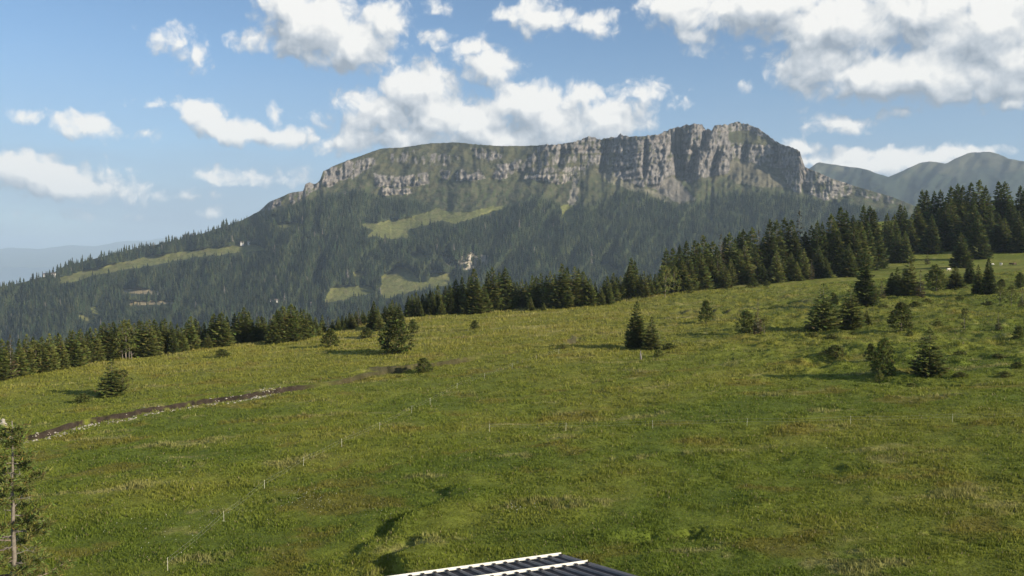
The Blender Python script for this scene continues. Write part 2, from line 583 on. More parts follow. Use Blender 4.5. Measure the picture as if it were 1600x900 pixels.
CUTS = [
    Cut([(-60, 702), (30, 690), (75, 680), (110, 669), (150, 661), (200, 654), (250, 645), (300, 635), (350, 628), (400, 621), (436, 616), (480, 608), (535, 600)], .42, .62, .3, 14, 1.0, (.040, .030, .022)),
    Cut([(470, 610), (530, 601), (560, 594), (600, 585), (640, 580), (700, 570), (770, 557)], .5, .7, .3, 10, .85, (.045, .036, .024)),
    Cut([(575, 588), (600, 584), (628, 582)], .6, .6, .35, 8, .9, (.05, .045, .03)),
    Cut([(694, 782), (670, 798), (640, 811), (608, 828), (592, 842)], .5, .62, .45, 7, 0.0, (.05, .05, .02)),
    Cut([(640, 862), (622, 872), (612, 885), (622, 905), (640, 930)], .5, .66, .45, 6, 0.0, (.05, .05, .02)),
    Cut([(1048, 489), (1085, 489), (1118, 490), (1150, 490), (1172, 488)], .5, .7, .2, 9, .95, (.05, .04, .03)),
    Cut([(1010, 498), (1050, 498), (1092, 499)], .5, .4, .2, 6, .5, (.06, .05, .035)),
    Cut([(870, 542), (885, 541), (898, 535), (905, 525)], .8, .8, .4, 7, .85, (.045, .04, .028)),
    Cut([(1225, 473), (1270, 475), (1310, 472)], .7, .6, .3, 8, .6, (.06, .055, .035)),
]
HOLLOWS = [  # grass-lined channels: line, half width, depth
    (Cut([(1180, 720), (1240, 726), (1300, 735), (1390, 748)], 1, 0, 0, 0, 0, (0, 0, 0)), 1.2, .35),
    (Cut([(1500, 742), (1560, 752), (1640, 764)], 1, 0, 0, 0, 0, (0, 0, 0)), 1.0, .35),
    (Cut([(1440, 828), (1500, 838)], 1, 0, 0, 0, 0, (0, 0, 0)), 1.0, .4),
    (Cut([(985, 850), (1030, 838)], 1, 0, 0, 0, 0, (0, 0, 0)), .9, .5),
    (Cut([(1070, 840), (1090, 828)], 1, 0, 0, 0, 0, (0, 0, 0)), .8, .5),
    (Cut([(1150, 594), (1300, 588), (1350, 592), (1450, 600), (1600, 598)], 1, 0, 0, 0, 0, (0, 0, 0)), 1.6, .6),
]
def ground_full(X, Y):
    X, Y = np.asarray(X, float), np.asarray(Y, float)
    z = base_height(X, Y) + undulation(X, Y) + right_hummocks(X, Y)
    soil = np.zeros(X.shape)
    scol = np.zeros(X.shape + (3,))
    near = Y < 420
    wob = .75 * noise2(X / 1.2, Y / 1.2, 61) + .55 * noise2(X / 4.5, Y / 4.5, 62)
    for c in CUTS:
        m = near & (X > c.p[:, 0].min() - 25) & (X < c.p[:, 0].max() + 25) & (Y > c.p[:, 1].min() - 25) & (Y < c.p[:, 1].max() + 25)
        if not m.any():
            continue
        d, s, e = c.dist(X[m], Y[m])
        sd = d * s + wob[m] * c.width
        step = c.up * sstep(-.2 * c.width, c.width, sd) * (1 - sstep(c.width, c.back, sd)) - c.depth * np.exp(-((sd + .5) / .7) ** 2)
        z[m] += step * e
        if c.soil == 0:
            continue
        w = c.soil * sstep(-.9 * c.width, -.2 * c.width, sd) * (1 - sstep(c.width * 1.2, c.width * 1.9, sd)) * e * sstep(-.95, -.6, noise2(X[m] / 3.1, Y[m] / 3.1, 44) + .45 * noise2(X[m] / .8, Y[m] / .8, 45))
        up = w > soil[m]
        ss, cc = soil[m], scol[m]
        ss[up] = w[up]
        cc[up] = np.array(c.colour) * (1 + .55 * noise2(X[m][up] / .9, Y[m][up] / .9, 46))[:, None]
        soil[m], scol[m] = ss, cc
    for c, hw, dep in HOLLOWS:
        m = near & (X > c.p[:, 0].min() - 8) & (X < c.p[:, 0].max() + 8) & (Y > c.p[:, 1].min() - 8) & (Y < c.p[:, 1].max() + 8)
        if not m.any():
            continue
        d, s, e = c.dist(X[m], Y[m])
        z[m] -= dep * np.exp(-((d + wob[m] * .7) / hw) ** 2) * np.maximum(e, .25)
    return z, soil, scol
def ground_z(X, Y):
    return ground_full(np.atleast_1d(X), np.atleast_1d(Y))[0]

def meadow_colour(X, Y):
    green = np.array([.136, .162, .021])
    lush = np.array([.102, .136, .017])
    yellow = np.array([.222, .210, .042])
    straw = np.array([.31, .275, .115])
    brown = np.array([.175, .124, .030])
    n1 = fbm(X / 30, Y / 22, 4, 71)
    n2 = fbm(X / 8, Y / 6, 4, 72)
    c = mixc(green, lush, sstep(-.2, .6, n1 + .3 * n2))
    far = sstep(110, 225, Y) * (1 - .75 * sstep(20, 110, X - .15 * (Y - 150)))
    c = mixc(c, yellow, np.clip(sstep(-.1, .8, -n1 + .25 * n2) * .42 + far * .62, 0, .92))
    c = mixc(c, brown, .42 * sstep(.25, .62, fbm(X / 14 + 9, Y / 9, 4, 75)) * sstep(.0, .3, n2 + .35))
    st = fbm(X / 16, Y / 4.5, 4, 77) + .35 * noise2(X / 1.3, Y / 1.3, 78)
    c = mixc(c, straw, .5 * sstep(.5, .95, st))
    st2 = fbm(X / 34, Y / 9, 4, 79)
    c = mixc(c, straw, .5 * sstep(.2, .6, st2) * sstep(190, 240, Y) * (1 - sstep(60, 140, X)))
    c = c * (1 + .16 * fbm(X / 2.2, Y / 2.2, 2, 80))[..., None]
    # heath on the right: patches painted darker green, partly as hummock edge shade
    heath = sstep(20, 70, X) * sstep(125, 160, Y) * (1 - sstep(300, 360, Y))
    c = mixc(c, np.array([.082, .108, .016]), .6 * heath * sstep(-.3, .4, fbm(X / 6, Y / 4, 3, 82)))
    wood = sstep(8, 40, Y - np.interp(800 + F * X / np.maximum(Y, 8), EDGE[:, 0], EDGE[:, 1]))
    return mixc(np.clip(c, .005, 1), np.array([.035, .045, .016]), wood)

def build_meadow():
    az_in = np.linspace(-31.5, 31.5, 620)
    az = np.concatenate([np.linspace(-75, -32.2, 40), az_in, np.linspace(32.2, 75, 40)])
    r = np.concatenate([np.linspace(6, 54, 14), np.exp(np.linspace(math.log(56), math.log(122), 110)), np.arange(122.6, 188, .38), np.exp(np.linspace(math.log(189), math.log(480), 130)), np.exp(np.linspace(math.log(487), math.log(1500), 60))])
    A, R = np.meshgrid(np.radians(az), r)
    X, Y = R * np.sin(A), R * np.cos(A)
    Z, soil, scol = ground_full(X, Y)
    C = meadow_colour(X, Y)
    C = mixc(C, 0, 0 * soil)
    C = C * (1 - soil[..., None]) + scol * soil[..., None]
    nr, nc = X.shape
    idx = np.arange(nr * nc).reshape(nr, nc)
    q = np.stack([idx[:-1, :-1], idx[:-1, 1:], idx[1:, 1:], idx[1:, :-1]], -1).reshape(-1, 4)
    me = make_mesh('alpine_meadow', np.stack([X, Y, Z], -1), q, C.reshape(-1, 3), smooth=True)
    add('alpine_meadow', me, M_GROUND, kind='structure', label='sloping green alpine meadow with yellow and brown patches')
build_meadow()

# ------------------------------------------------------------------ mountain
RIDGE = np.array([(-600, 640), (-300, 560), (-150, 505), (0, 450), (31, 442), (75, 431), (81, 428), (103, 414), (125, 410), (156, 402), (212, 388), (266, 378), (312, 366), (344, 356), (380, 343),
    (405, 330), (421, 315), (436, 309), (452, 302), (474, 298), (477, 288), (483, 285), (492, 288), (500, 282), (505, 267), (514, 264), (517, 261), (542, 251), (567, 242), (596, 232), (630, 230),
    (671, 224), (714, 222.5), (739, 225), (777, 228), (817, 228), (849, 227), (869, 225), (894, 223), (909, 218), (922, 213), (931, 215), (934, 217.5), (966, 213), (970, 208), (975, 212),
    (1000, 213), (1028, 210), (1050, 201), (1072, 195), (1091, 192.5), (1097, 195), (1103, 204), (1106, 200), (1112, 204), (1116, 196), (1137, 194), (1153, 190), (1169, 194), (1191, 204),
    (1206, 217), (1222, 225), (1250, 236), (1253, 248), (1258, 261), (1266, 264), (1300, 279), (1340, 292), (1395, 308), (1450, 330), (1600, 385), (1800, 450), (2200, 520)], float)
FOREST_LINE = np.array([(-700, 0), (340, 0), (344, 345), (380, 340), (405, 332), (442, 323), (490, 308), (530, 300), (555, 296), (600, 305), (645, 308), (683, 326), (700, 336), (720, 330), (740, 326), (777, 325),
    (800, 319), (830, 301), (850, 306), (881, 320), (894, 323), (950, 307), (975, 296), (1000, 296), (1050, 317), (1090, 314), (1128, 301), (1190, 296), (1237, 299), (1300, 311), (1400, 326), (2200, 500)], float)
CLEARINGS = [
    [(91, 434), (180, 412), (250, 398), (320, 388), (380, 381), (408, 384), (414, 391), (370, 395), (300, 403), (240, 414), (150, 429), (112, 441), (97, 444)],
    [(560, 352), (600, 346), (640, 339), (683, 326), (720, 333), (760, 325), (786, 321), (786, 327), (740, 340), (712, 350), (690, 344), (664, 352), (642, 358), (650, 370), (612, 373), (575, 369), (562, 373), (585, 360)],
    [(506, 474), (512, 458), (520, 448), (575, 446), (586, 455), (560, 463), (541, 468)],
    [(594, 464), (597, 432), (619, 416), (637, 418), (650, 430), (656, 441), (669, 441), (672, 426), (712, 426), (709, 444), (650, 454), (602, 466)],
    [(550, 425), (562, 423), (568, 430), (553, 432)],
    [(430, 350), (460, 346), (476, 350), (440, 356)],
    [(466, 372), (484, 370), (486, 374), (468, 376)],
    [(190, 452), (220, 450), (252, 456), (252, 461), (215, 459), (192, 457)],
    [(200, 471), (272, 469), (275, 475), (203, 477)],
    [(115, 489), (124, 489), (138, 497), (144, 496), (143, 480), (156, 478), (160, 484), (150, 498), (140, 504), (130, 501)],
    [(876, 320), (894, 320), (898, 348), (886, 353), (879, 340)],
    [(937, 413), (950, 411), (964, 423), (962, 430), (948, 426)],
    [(640, 395), (655, 392), (668, 402), (662, 409), (646, 404)],
]
ROCKS = [  # polygon, likelihood, paleness
    ([(503, 286), (506, 264), (516, 258), (530, 262), (545, 250), (553, 256), (549, 276), (530, 284), (513, 293)], .9, .0),
    ([(549, 278), (556, 251), (585, 246), (590, 256), (568, 268), (552, 280)], .75, .0),
    ([(583, 271), (600, 274), (625, 276), (668, 269), (671, 288), (655, 291), (610, 293), (588, 292)], .72, .12),
    ([(596, 295), (642, 294), (643, 304), (598, 305)], 1.0, .3),
    ([(404, 328), (424, 312), (440, 309), (438, 322), (412, 330)], .8, .05),
    ([(450, 304), (470, 298), (490, 288), (502, 284), (507, 290), (480, 305), (456, 320)], .62, .0),
    ([(474, 297), (478, 284), (484, 283), (495, 288), (482, 300)], .9, .0),
    ([(711, 270), (724, 263), (732, 274), (748, 265), (758, 278), (735, 283), (712, 283)], .75, .1),
    ([(768, 278), (778, 257), (802, 255), (804, 269), (790, 280)], .75, .05),
    ([(690, 265), (703, 265), (701, 281), (692, 280)], .7, .1),
    ([(606, 240), (640, 236), (700, 240), (720, 246), (700, 260), (640, 256), (610, 253)], .36, .0),
    ([(734, 230), (755, 231), (780, 234), (784, 247), (760, 252), (742, 244)], .5, .05),
    ([(800, 250), (826, 246), (846, 226), (850, 260), (824, 268), (804, 266)], .55, .0),
    ([(820, 274), (896, 271), (897, 283), (870, 288), (845, 281), (820, 280)], .72, .28),
    ([(1222, 266), (1262, 262), (1300, 276), (1345, 290), (1335, 301), (1312, 309), (1290, 314), (1260, 302), (1240, 300), (1228, 285)], .6, .16),
    ([(1340, 292), (1400, 309), (1420, 318), (1380, 318), (1340, 304)], .4, .1),
]
CLIFF_BOTTOM = np.array([(820, 268), (850, 273), (880, 266), (909, 277), (925, 262), (945, 268), (969, 279), (1003, 293), (1031, 292), (1040, 279), (1050, 273), (1065, 282), (1081, 286), (1095, 277), (1106, 276),
    (1125, 273), (1139, 270), (1140, 250), (1150, 247), (1175, 255), (1212, 262), (1253, 268), (1262, 266)], float)
LEDGE = [(1137, 207), (1170, 204), (1206, 221), (1218, 228), (1190, 226), (1160, 223), (1140, 223)]
SCREES = [([(1020, 294), (1050, 273), (1088, 312), (1062, 318), (1035, 304)], (.155, .142, .125)), ([(1136, 248), (1180, 256), (1240, 292), (1200, 293), (1150, 286), (1138, 272)], (.125, .115, .08)),
          ([(893, 283), (905, 275), (901, 310), (894, 322), (888, 320)], (.22, .20, .16)), ([(925, 262), (945, 270), (1003, 294), (1030, 300), (1050, 318), (1000, 303), (950, 283)], (.16, .15, .105))]
LANDSLIDE = [(690, 397), (705, 398), (718, 408), (726, 391), (735, 386), (743, 397), (762, 398), (772, 410), (755, 415), (741, 419), (728, 422), (712, 420), (697, 411)]
SLIDE_CORE = [(720, 404), (736, 398), (741, 419), (727, 422)]

def ridge_y(px):
    return np.interp(px, RIDGE[:, 0], RIDGE[:, 1])
def warp(px, py, amp=3.0, scale=14.0, seed=90):
    return px + amp * fbm(px / scale, py / scale, 3, seed), py + .7 * amp * fbm(px / scale + 40, py / scale, 3, seed + 7)

def mountain_masks(px, py):
    wx, wy = warp(px, py, 2.6, 12)
    clear = np.zeros(px.shape, bool)
    for p in CLEARINGS:
        clear |= in_poly(p, wx, wy)
    fl = np.interp(px, FOREST_LINE[:, 0], FOREST_LINE[:, 1])
    forest = sstep(-2, 6, wy - fl + 3 * fbm(px / 9, py / 9, 2, 120))
    forest = forest * (~clear)
    rock = np.zeros(px.shape)
    pale = np.zeros(px.shape)
    cb = np.interp(px, CLIFF_BOTTOM[:, 0], CLIFF_BOTTOM[:, 1])
    main = (px > 822) & (px < 1261) & (wy < cb) & ((px > 846) | (wy > 252)) & ~in_poly(LEDGE, wx, wy)
    streak = fbm(px / 5.5, py / 16, 4, 130)
    rock = np.where(main, np.where(px < 960, .52 + .2 * (py < 240), .84) + 0.0, 0)
    bnd = sstep(.1, .5, noise2(px / 60, py / 6.0 + .02 * px, 133))
    rock = np.where(main, rock - .36 * bnd, rock)
    for p, lik, pl in ROCKS:
        m = in_poly(p, wx, wy)
        rock = np.where(m, np.maximum(rock, lik), rock)
        pale = np.where(m, np.maximum(pale, pl), pale)
    rockm = sstep(-.12, .12, rock - .5 - .55 * streak) * (rock > 0)
    slide = in_poly(LANDSLIDE, wx, wy) & (fbm(px / 5, py / 9, 3, 140) > -.12)
    core = in_poly(SLIDE_CORE, wx, wy) & (fbm(px / 2.6, py / 6, 3, 143) > -.05)
    return dict(clear=clear, forest=forest * (1 - rockm) * (~slide), rock=rockm, rawrock=rock, main=main, pale=pale, slide=slide, core=core)

class Slope:
    pass

def gauss1(a, s, axis):
    k = int(3 * s)
    w = np.exp(-.5 * (np.arange(-k, k + 1) / s) ** 2)
    w /= w.sum()
    pad = [(0, 0)] * a.ndim
    pad[axis] = (k, k)
    ap = np.pad(a, pad, mode='edge')
    return np.apply_along_axis(lambda v: np.convolve(v, w, 'valid'), axis, ap)

def build_mountain():
    cols = np.concatenate([np.arange(-600, -50, 14), np.arange(-50, 400, 2.2), np.arange(400, 1300, 1.6), np.arange(1300, 1500, 2.5), np.arange(1500, 2201, 16)])
    n_up, n_low = 250, 14
    t = np.linspace(0, 1, n_up)
    PY0 = 560.0
    ry = np.minimum(ridge_y(cols), 600)
    jag = np.where((cols > 840) & (cols < 1262), 1.6, .5) * fbm(cols / 5.0, 0 * cols, 3, 150)
    ry = ry + jag
    low = np.linspace(650, PY0 + 6, n_low)
    py = np.concatenate([np.repeat(low[:, None], len(cols), 1), PY0 + (np.minimum(ry, 558)[None, :] - PY0) * t[:, None]], 0)
    # the columns whose ridge lies lower than the sheet's foot
    px = np.repeat(cols[None, :], py.shape[0], 0)
    mk = mountain_masks(px, py)
    tanS = .50 - .12 * mk['clear'] + .10 * (py < 330)
    tanS = np.where(px < 420, tanS - .06, tanS)
    steep = gauss1(mk['rawrock'] * (mk['rawrock'] > 0), 2.0, 0)
    tanS = tanS + 1.5 * np.clip(steep, 0, 1)
    tanS = tanS + .25 * mk['slide']
    e = (HORIZON - py) / F
    D = np.empty(py.shape)
    D[0] = 2050.0 + .10 * np.clip(cols, -600, 2200)
    for i in range(1, py.shape[0]):
        de = np.maximum(e[i] - e[i - 1], 0)
        D[i] = D[i - 1] * (1 + de / np.maximum(tanS[i] - e[i], .2))
    D = gauss1(D, 9, 1)
    # relief: buttresses and gullies, pushed along the line of sight so that the outline stays
    rk = gauss1(gauss1(np.clip(mk['rawrock'], 0, 1), 2, 1), 2, 0)
    but = ridged((px + .25 * py) / 34, py / 110, 4, 160)
    fine = ridged(px / 9, py / 30, 3, 165)
    gul = ridged((px + .55 * (py - 300)) / 75, py / 190, 3, 170)
    big = fbm(px / 70, py / 160, 3, 163)
    amp = .42 + .75 * np.exp(-((px - 1085) / 42) ** 2) + .45 * np.exp(-((px - 880) / 40) ** 2) + .4 * (px < 700)
    D = D - rk * (amp * 27 * but + 20 * big + 17 * fine + 9 * ridged(px / 4.2, py / 9, 2, 168))
    D = D - (1 - rk) * (1 - .85 * gauss1(gauss1(mk['clear'].astype(float), 3, 1), 3, 0)) * ((30 + 34 * mk['forest']) * gul + 12 * fbm(px / 14, py / 14, 3, 175))
    # strata: ledges across the face
    D = D + rk * 22 * np.sign(noise2(px / 90, py / 7 + .015 * px, 178)) * np.abs(noise2(px / 90, py / 7 + .015 * px, 178))
    def gully(x0, y0, x1, y1, w, dep):
        nonlocal D
        tt = np.clip((py - y0) / (y1 - y0), 0, 1)
        cx = x0 + (x1 - x0) * tt + 1.5 * noise2(py / 9, px * 0, 181)
        vis = sstep(y0 - 6, y0 + 4, py) * (1 - sstep(y1 - 4, y1 + 8, py))
        D = D + dep * vis * np.exp(-((px - cx) / w) ** 2)
    gully(1104, 186, 1098, 232, 5, 150)
    gully(1056, 206, 1066, 278, 8, 210)
    gully(1086, 232, 1078, 284, 6, 120)
    gully(1010, 222, 1008, 272, 3, 80)
    gully(1120, 240, 1112, 275, 6, 110)
    gully(948, 222, 940, 268, 4, 60)
    gully(1166, 225, 1160, 252, 4, 70)
    gully(1212, 230, 1214, 260, 4, 70)
    gully(880, 232, 872, 262, 5, 60)
    gully(505, 370, 496, 520, 9, 35)
    gully(640, 400, 590, 440, 9, 30)
    gully(690, 360, 720, 470, 9, 30)
    V = pix(px, py, D)
    # colours: the ground's own
    G = np.array([.070, .070, .036])
    G2 = np.array([.052, .058, .029])
    C = mixc(G, G2, sstep(-.4, .4, fbm(px / 18, py / 12, 4, 190)))
    C = mixc(C, np.array([.11, .10, .05]), .5 * sstep(.1, .6, fbm(px / 22 + 5, py / 9, 4, 192)))
    # dwarf shrubs on the grass below the crags
    br = sstep(.0, .35, fbm(px / 5, py / 8, 3, 194)) * sstep(266, 292, py)
    C = mixc(C, np.array([.045, .062, .022]), .75 * br * (1 - mk['clear']))
    for p, c in SCREES:
        wx, wy = warp(px, py, 3, 10, 196)
        C = mixc(C, np.array(c), .85 * in_poly(p, wx, wy))
    C = mixc(C, np.array([.035, .045, .018]), mk['forest'])
    M = np.array([.132, .142, .042])
    C = mixc(C, mixc(M, np.array([.17, .165, .06]), sstep(0, .5, fbm(px / 12, py / 6, 3, 197))), 1.0 * mk['clear'])
    earth = np.zeros(px.shape, bool)
    for k in (7, 8):
        earth |= in_poly(CLEARINGS[k], px, py)
    C = mixc(C, np.array([.30, .25, .17]), .8 * earth)
    R0 = np.array([.168, .158, .148])
    R1 = np.array([.25, .234, .218])
    R2 = np.array([.09, .085, .078])
    st = fbm(px / 3.2, py / 12, 4, 200)
    RC = mixc(R0, R1, sstep(-.1, .7, st))
    RC = mixc(RC, R2, .8 * sstep(.05, .7, -st + .4 * noise2(px / 20, py / 20, 203)))
    RC = mixc(RC, np.array([.26, .228, .205]), .5 * sstep(.0, .6, noise2(px / 40, py / 8 + .02 * px, 205)))
    RC = mixc(RC, np.array([.45, .40, .33]), np.clip(mk['pale'] * 2, 0, 1) * sstep(-.2, .3, st))
    crack = sstep(.72, .97, 1 - 2.2 * np.abs(noise2(px / 4.5, py / 22, 207)))
    layer = sstep(.70, .97, 1 - 2.2 * np.abs(noise2(px / 80, py / 3.4 + .03 * px, 208)))
    RC = RC * (1 - .34 * crack - .26 * layer)[..., None]
    C = mixc(C, RC, mk['rock'])
    C = mixc(C, np.array([.27, .24, .19]), .9 * mk['slide'])
    C = mixc(C, np.array([.58, .52, .41]), .9 * mk['core'] * mk['slide'])
    # the far side falls away behind the crest
    back = []
    for k in range(1, 9):
        P = V[-1].copy()
        run = 45.0 * k * k
        dirh = P[:, :2] / np.linalg.norm(P[:, :2], axis=1)[:, None]
        P[:, :2] += dirh * run
        P[:, 2] = np.maximum(P[:, 2] - .55 * run - 20, -700)
        back.append(P)
    V = np.concatenate([V, np.stack(back)], 0)
    C = np.concatenate([C, np.repeat(C[-1:], 8, 0)], 0)
    nr, nc = V.shape[:2]
    idx = np.arange(nr * nc).reshape(nr, nc)
    q = np.stack([idx[:-1, :-1], idx[:-1, 1:], idx[1:, 1:], idx[1:, :-1]], -1).reshape(-1, 4)
    me = make_mesh('mountain', V, q, C.reshape(-1, 3), smooth=True)
    add('mountain', me, M_MOUNT, kind='structure', label='long rocky mountain ridge with grey cliffs above forested slopes')
    s = Slope()
    s.cols, s.V, s.py, s.n = cols, V, py, n_low + n_up
    return s
MTN = build_mountain()

def on_mountain(px, py):
    """points of the mountain's surface seen at photograph pixels"""
    px, py = np.atleast_1d(np.asarray(px, float)), np.atleast_1d(np.asarray(py, float))
    ci = np.clip(np.searchsorted(MTN.cols, px) - 1, 0, len(MTN.cols) - 2)
    # rows run upwards (py falls)
    colpy = MTN.py[:, ci]
    ri = np.clip((colpy > py[None, :]).sum(0) - 1, 0, MTN.n - 2)
    fx = np.clip((px - MTN.cols[ci]) / (MTN.cols[ci + 1] - MTN.cols[ci]), 0, 1)
    y0, y1 = MTN.py[ri, ci], MTN.py[ri + 1, ci]
    fy = np.clip((py - y0) / np.where(np.abs(y1 - y0) < 1e-6, -1, y1 - y0), 0, 1)
    a = MTN.V[ri, ci] * (1 - fx)[:, None] + MTN.V[ri, ci + 1] * fx[:, None]
    b = MTN.V[ri + 1, ci] * (1 - fx)[:, None] + MTN.V[ri + 1, ci + 1] * fx[:, None]
    return a * (1 - fy)[:, None] + b * fy[:, None]

def build_far(name, label, ridge, px0, px1, step, py_low, D0, tan, seed, rel, green, high, forest_py):
    cols = np.arange(px0, px1 + 1, step)
    ridge = np.array(ridge, float)
    ry = np.interp(cols, ridge[:, 0], ridge[:, 1]) + .8 * fbm(cols / 14, 0 * cols, 3, seed)
    n = 90
    t = np.linspace(0, 1, n)
    py = py_low + (ry[None] - py_low) * t[:, None]
    px = np.repeat(cols[None].astype(float), n, 0)
    e = (HORIZON - py) / F
    D = np.empty(py.shape)
    D[0] = D0
    for i in range(1, n):
        D[i] = D[i - 1] * (1 + np.maximum(e[i] - e[i - 1], 0) / np.maximum(tan - e[i], .12))
    D = D - rel * ridged((px + .5 * py) / 60, py / 90, 4, seed + 3)
    V = pix(px, py, D)
    C = mixc(np.array(high), np.array(green), sstep(-8, 10, py - forest_py + 14 * fbm(px / 40, py / 20, 3, seed + 9)))
    C = C * (1 + .25 * fbm(px / 9, py / 6, 3, seed + 11))[..., None]
    back = []
    for k in range(1, 6):
        P = V[-1].copy()
        run = 160.0 * k * k
        P[:, :2] += P[:, :2] / np.linalg.norm(P[:, :2], axis=1)[:, None] * run
        P[:, 2] = np.maximum(P[:, 2] - .4 * run, -900)
        back.append(P)
    V = np.concatenate([V, np.stack(back)], 0)
    C = np.concatenate([C, np.repeat(C[-1:], 5, 0)], 0)
    nr, nc = V.shape[:2]
    idx = np.arange(nr * nc).reshape(nr, nc)
    q = np.stack([idx[:-1, :-1], idx[:-1, 1:], idx[1:, 1:], idx[1:, :-1]], -1).reshape(-1, 4)
    add(name, make_mesh(name, V, q, C.reshape(-1, 3), smooth=True), M_FAR, kind='structure', label=label)

build_far('far_hills', 'hazy blue green hills beyond the pass', [(1100, 330), (1200, 290), (1262, 265), (1278, 254), (1290, 256), (1312, 258), (1350, 264), (1372, 272), (1388, 276), (1400, 272), (1420, 262), (1440, 254), (1452, 252), (1462, 253),
    (1478, 256), (1492, 248), (1510, 240), (1525, 238), (1545, 237), (1560, 240), (1575, 247), (1600, 252), (1700, 246), (1850, 262), (2100, 300)], 1100, 2100, 4, 470, 4400, .36, 150, 160, (.022, .033, .022), (.058, .060, .038), 266)
build_far('distant_hills', 'faint blue hills on the left horizon', [(-700, 388), (-300, 380), (-120, 390), (-40, 392), (20, 387), (60, 389), (110, 383), (150, 385), (190, 377), (230, 376), (270, 369), (310, 371), (345, 365), (400, 366), (520, 372), (700, 380)], -700, 700, 8, 418, 26000, .12, 320, 300, (.06, .075, .04), (.08, .09, .05), 360)

def build_valley():
    a = np.linspace(-math.pi, math.pi, 97)
    r = np.array([0, 300, 700, 1200, 2000, 3500, 6000, 10000, 16000, 24000, 34000.])
    A, R = np.meshgrid(a, r)
    X, Y = R * np.sin(A), R * np.cos(A)
    Z = -480 - 240 * sstep(1500, 9000, R) + 30 * fbm(X / 2500, Y / 2500, 3, 400) * sstep(500, 2500, R)
    # behind the viewpoint the hillside carries on
    Z = np.where(Y < 0, np.maximum(Z, -25 - .25 * np.clip(R - 300, 0, 1e9) ** .95), Z)
    Z = np.where((R < 200) & (Y >= 0), -480, Z)
    C = mixc(np.array([.05, .065, .028]), np.array([.12, .125, .06]), sstep(-.3, .4, fbm(X / 900, Y / 900, 4, 401)))
    nr, nc = X.shape
    idx = np.arange(nr * nc).reshape(nr, nc)
    q = np.stack([idx[:-1, :-1], idx[:-1, 1:], idx[1:, 1:], idx[1:, :-1]], -1).reshape(-1, 4)
    add('valley_ground', make_mesh('valley_ground', np.stack([X, Y, Z], -1), q, C.reshape(-1, 3), smooth=True), M_FAR, kind='structure', label='hazy valley ground far below reaching the horizon')
build_valley()

# ------------------------------------------------------------------ forest on the mountain (nobody could count it)
def build_forest():
    n = 118000
    px = rng.uniform(-110, 1480, n)
    py = rng.uniform(235, 552, n)
    mk = mountain_masks(px, py)
    up6 = mountain_masks(px, py - 6.5)
    fl = np.interp(px, FOREST_LINE[:, 0], FOREST_LINE[:, 1])
    mk['forest'] = np.where((py < fl + 40) | up6['clear'], np.minimum(mk['forest'], up6['forest']), mk['forest']) * (~up6['slide'])
    keep = mk['forest'] * np.interp(py, [280, 330, 420, 550], [.85, .8, .62, .5])
    keep = np.maximum(keep, .07 * (py > 285) * sstep(.1, .4, fbm(px / 26, py / 16, 3, 501)) * (1 - mk['clear']) * (1 - mk['rock']))
    dens = .84 + .55 * fbm(px / 30, py / 20, 3, 502)
    k = (rng.uniform(0, 1, n) < keep * dens) & (py > ridge_y(px) + .6)
    px, py = px[k], py[k]
    P = on_mountain(px, py)
    n = len(px)
    h = rng.uniform(11, 28, n) * (1 + .2 * fbm(px / 40, py / 26, 2, 507)) * (1 - .35 * (py < np.interp(px, FOREST_LINE[:, 0], FOREST_LINE[:, 1]) + 4)) * (1 - .12 * (px > 850))
    w = h * rng.uniform(.12, .27, n)
    tone = rng.uniform(.68, 1.3, n) * (1 + .5 * fbm(px / 22, py / 14, 3, 505))
    base = np.array([.017, .029, .012])
    warm = np.array([.038, .043, .017])
    col = mixc(base, warm, np.clip(rng.uniform(-.5, 1, n), 0, 1)) * tone[:, None]
    leafy = (rng.uniform(0, 1, n) < .5) & (fbm(px / 20, py / 12, 3, 508) > .42)
    col[leafy] *= np.array([1.35, 1.35, 1.1])
    grey = rng.uniform(0, 1, n) < .008
    col[grey] = np.array([.11, .10, .085])
    # one tree: three stacked ragged skirts of five faces
    ns = 5
    tiers = [(.04, .52, 1.0), (.34, .78, .72), (.62, 1.0, .42)]
    Vs, Cs = [], []
    a0 = rng.uniform(0, 6.28, n)
    nv = 0
    faces = []
    for (z0, z1, rr) in tiers:
        ang = a0[:, None] + np.arange(ns)[None] * 2 * math.pi / ns + rng.uniform(-.25, .25, (n, ns))
        rad = w[:, None] * rr * rng.uniform(.7, 1.25, (n, ns))
        ring = np.stack([P[:, None, 0] + np.cos(ang) * rad, P[:, None, 1] + np.sin(ang) * rad, P[:, None, 2] - 1.0 + h[:, None] * (z0 + rng.uniform(-.04, .04, (n, ns)))], -1)
        top = np.stack([P[:, 0] + rng.uniform(-.2, .2, n), P[:, 1], P[:, 2] - 1.0 + h * z1], -1)[:, None]
        Vs.append(np.concatenate([ring, top], 1))
        cc = np.repeat(col[:, None], ns + 1, 1) * rng.uniform(.75, 1.25, (n, ns + 1, 1))
        Cs.append(cc)
    V = np.concatenate(Vs, 1)
    C = np.concatenate(Cs, 1)
    per = V.shape[1]
    tri = []
    for k in range(len(tiers)):
        b = k * (ns + 1)
        for i in range(ns):
            tri.append((b + i, b + (i + 1) % ns, b + ns))
    T = (np.arange(n)[:, None, None] * per + np.array(tri)[None]).reshape(-1, 3)
    add('mountain_forest', make_mesh('mountain_forest', V.reshape(-1, 3), T, C.reshape(-1, 3)), M_FOREST, kind='stuff', label='dark conifer forest covering the mountain slopes')
    print('forest trees', n)
build_forest()

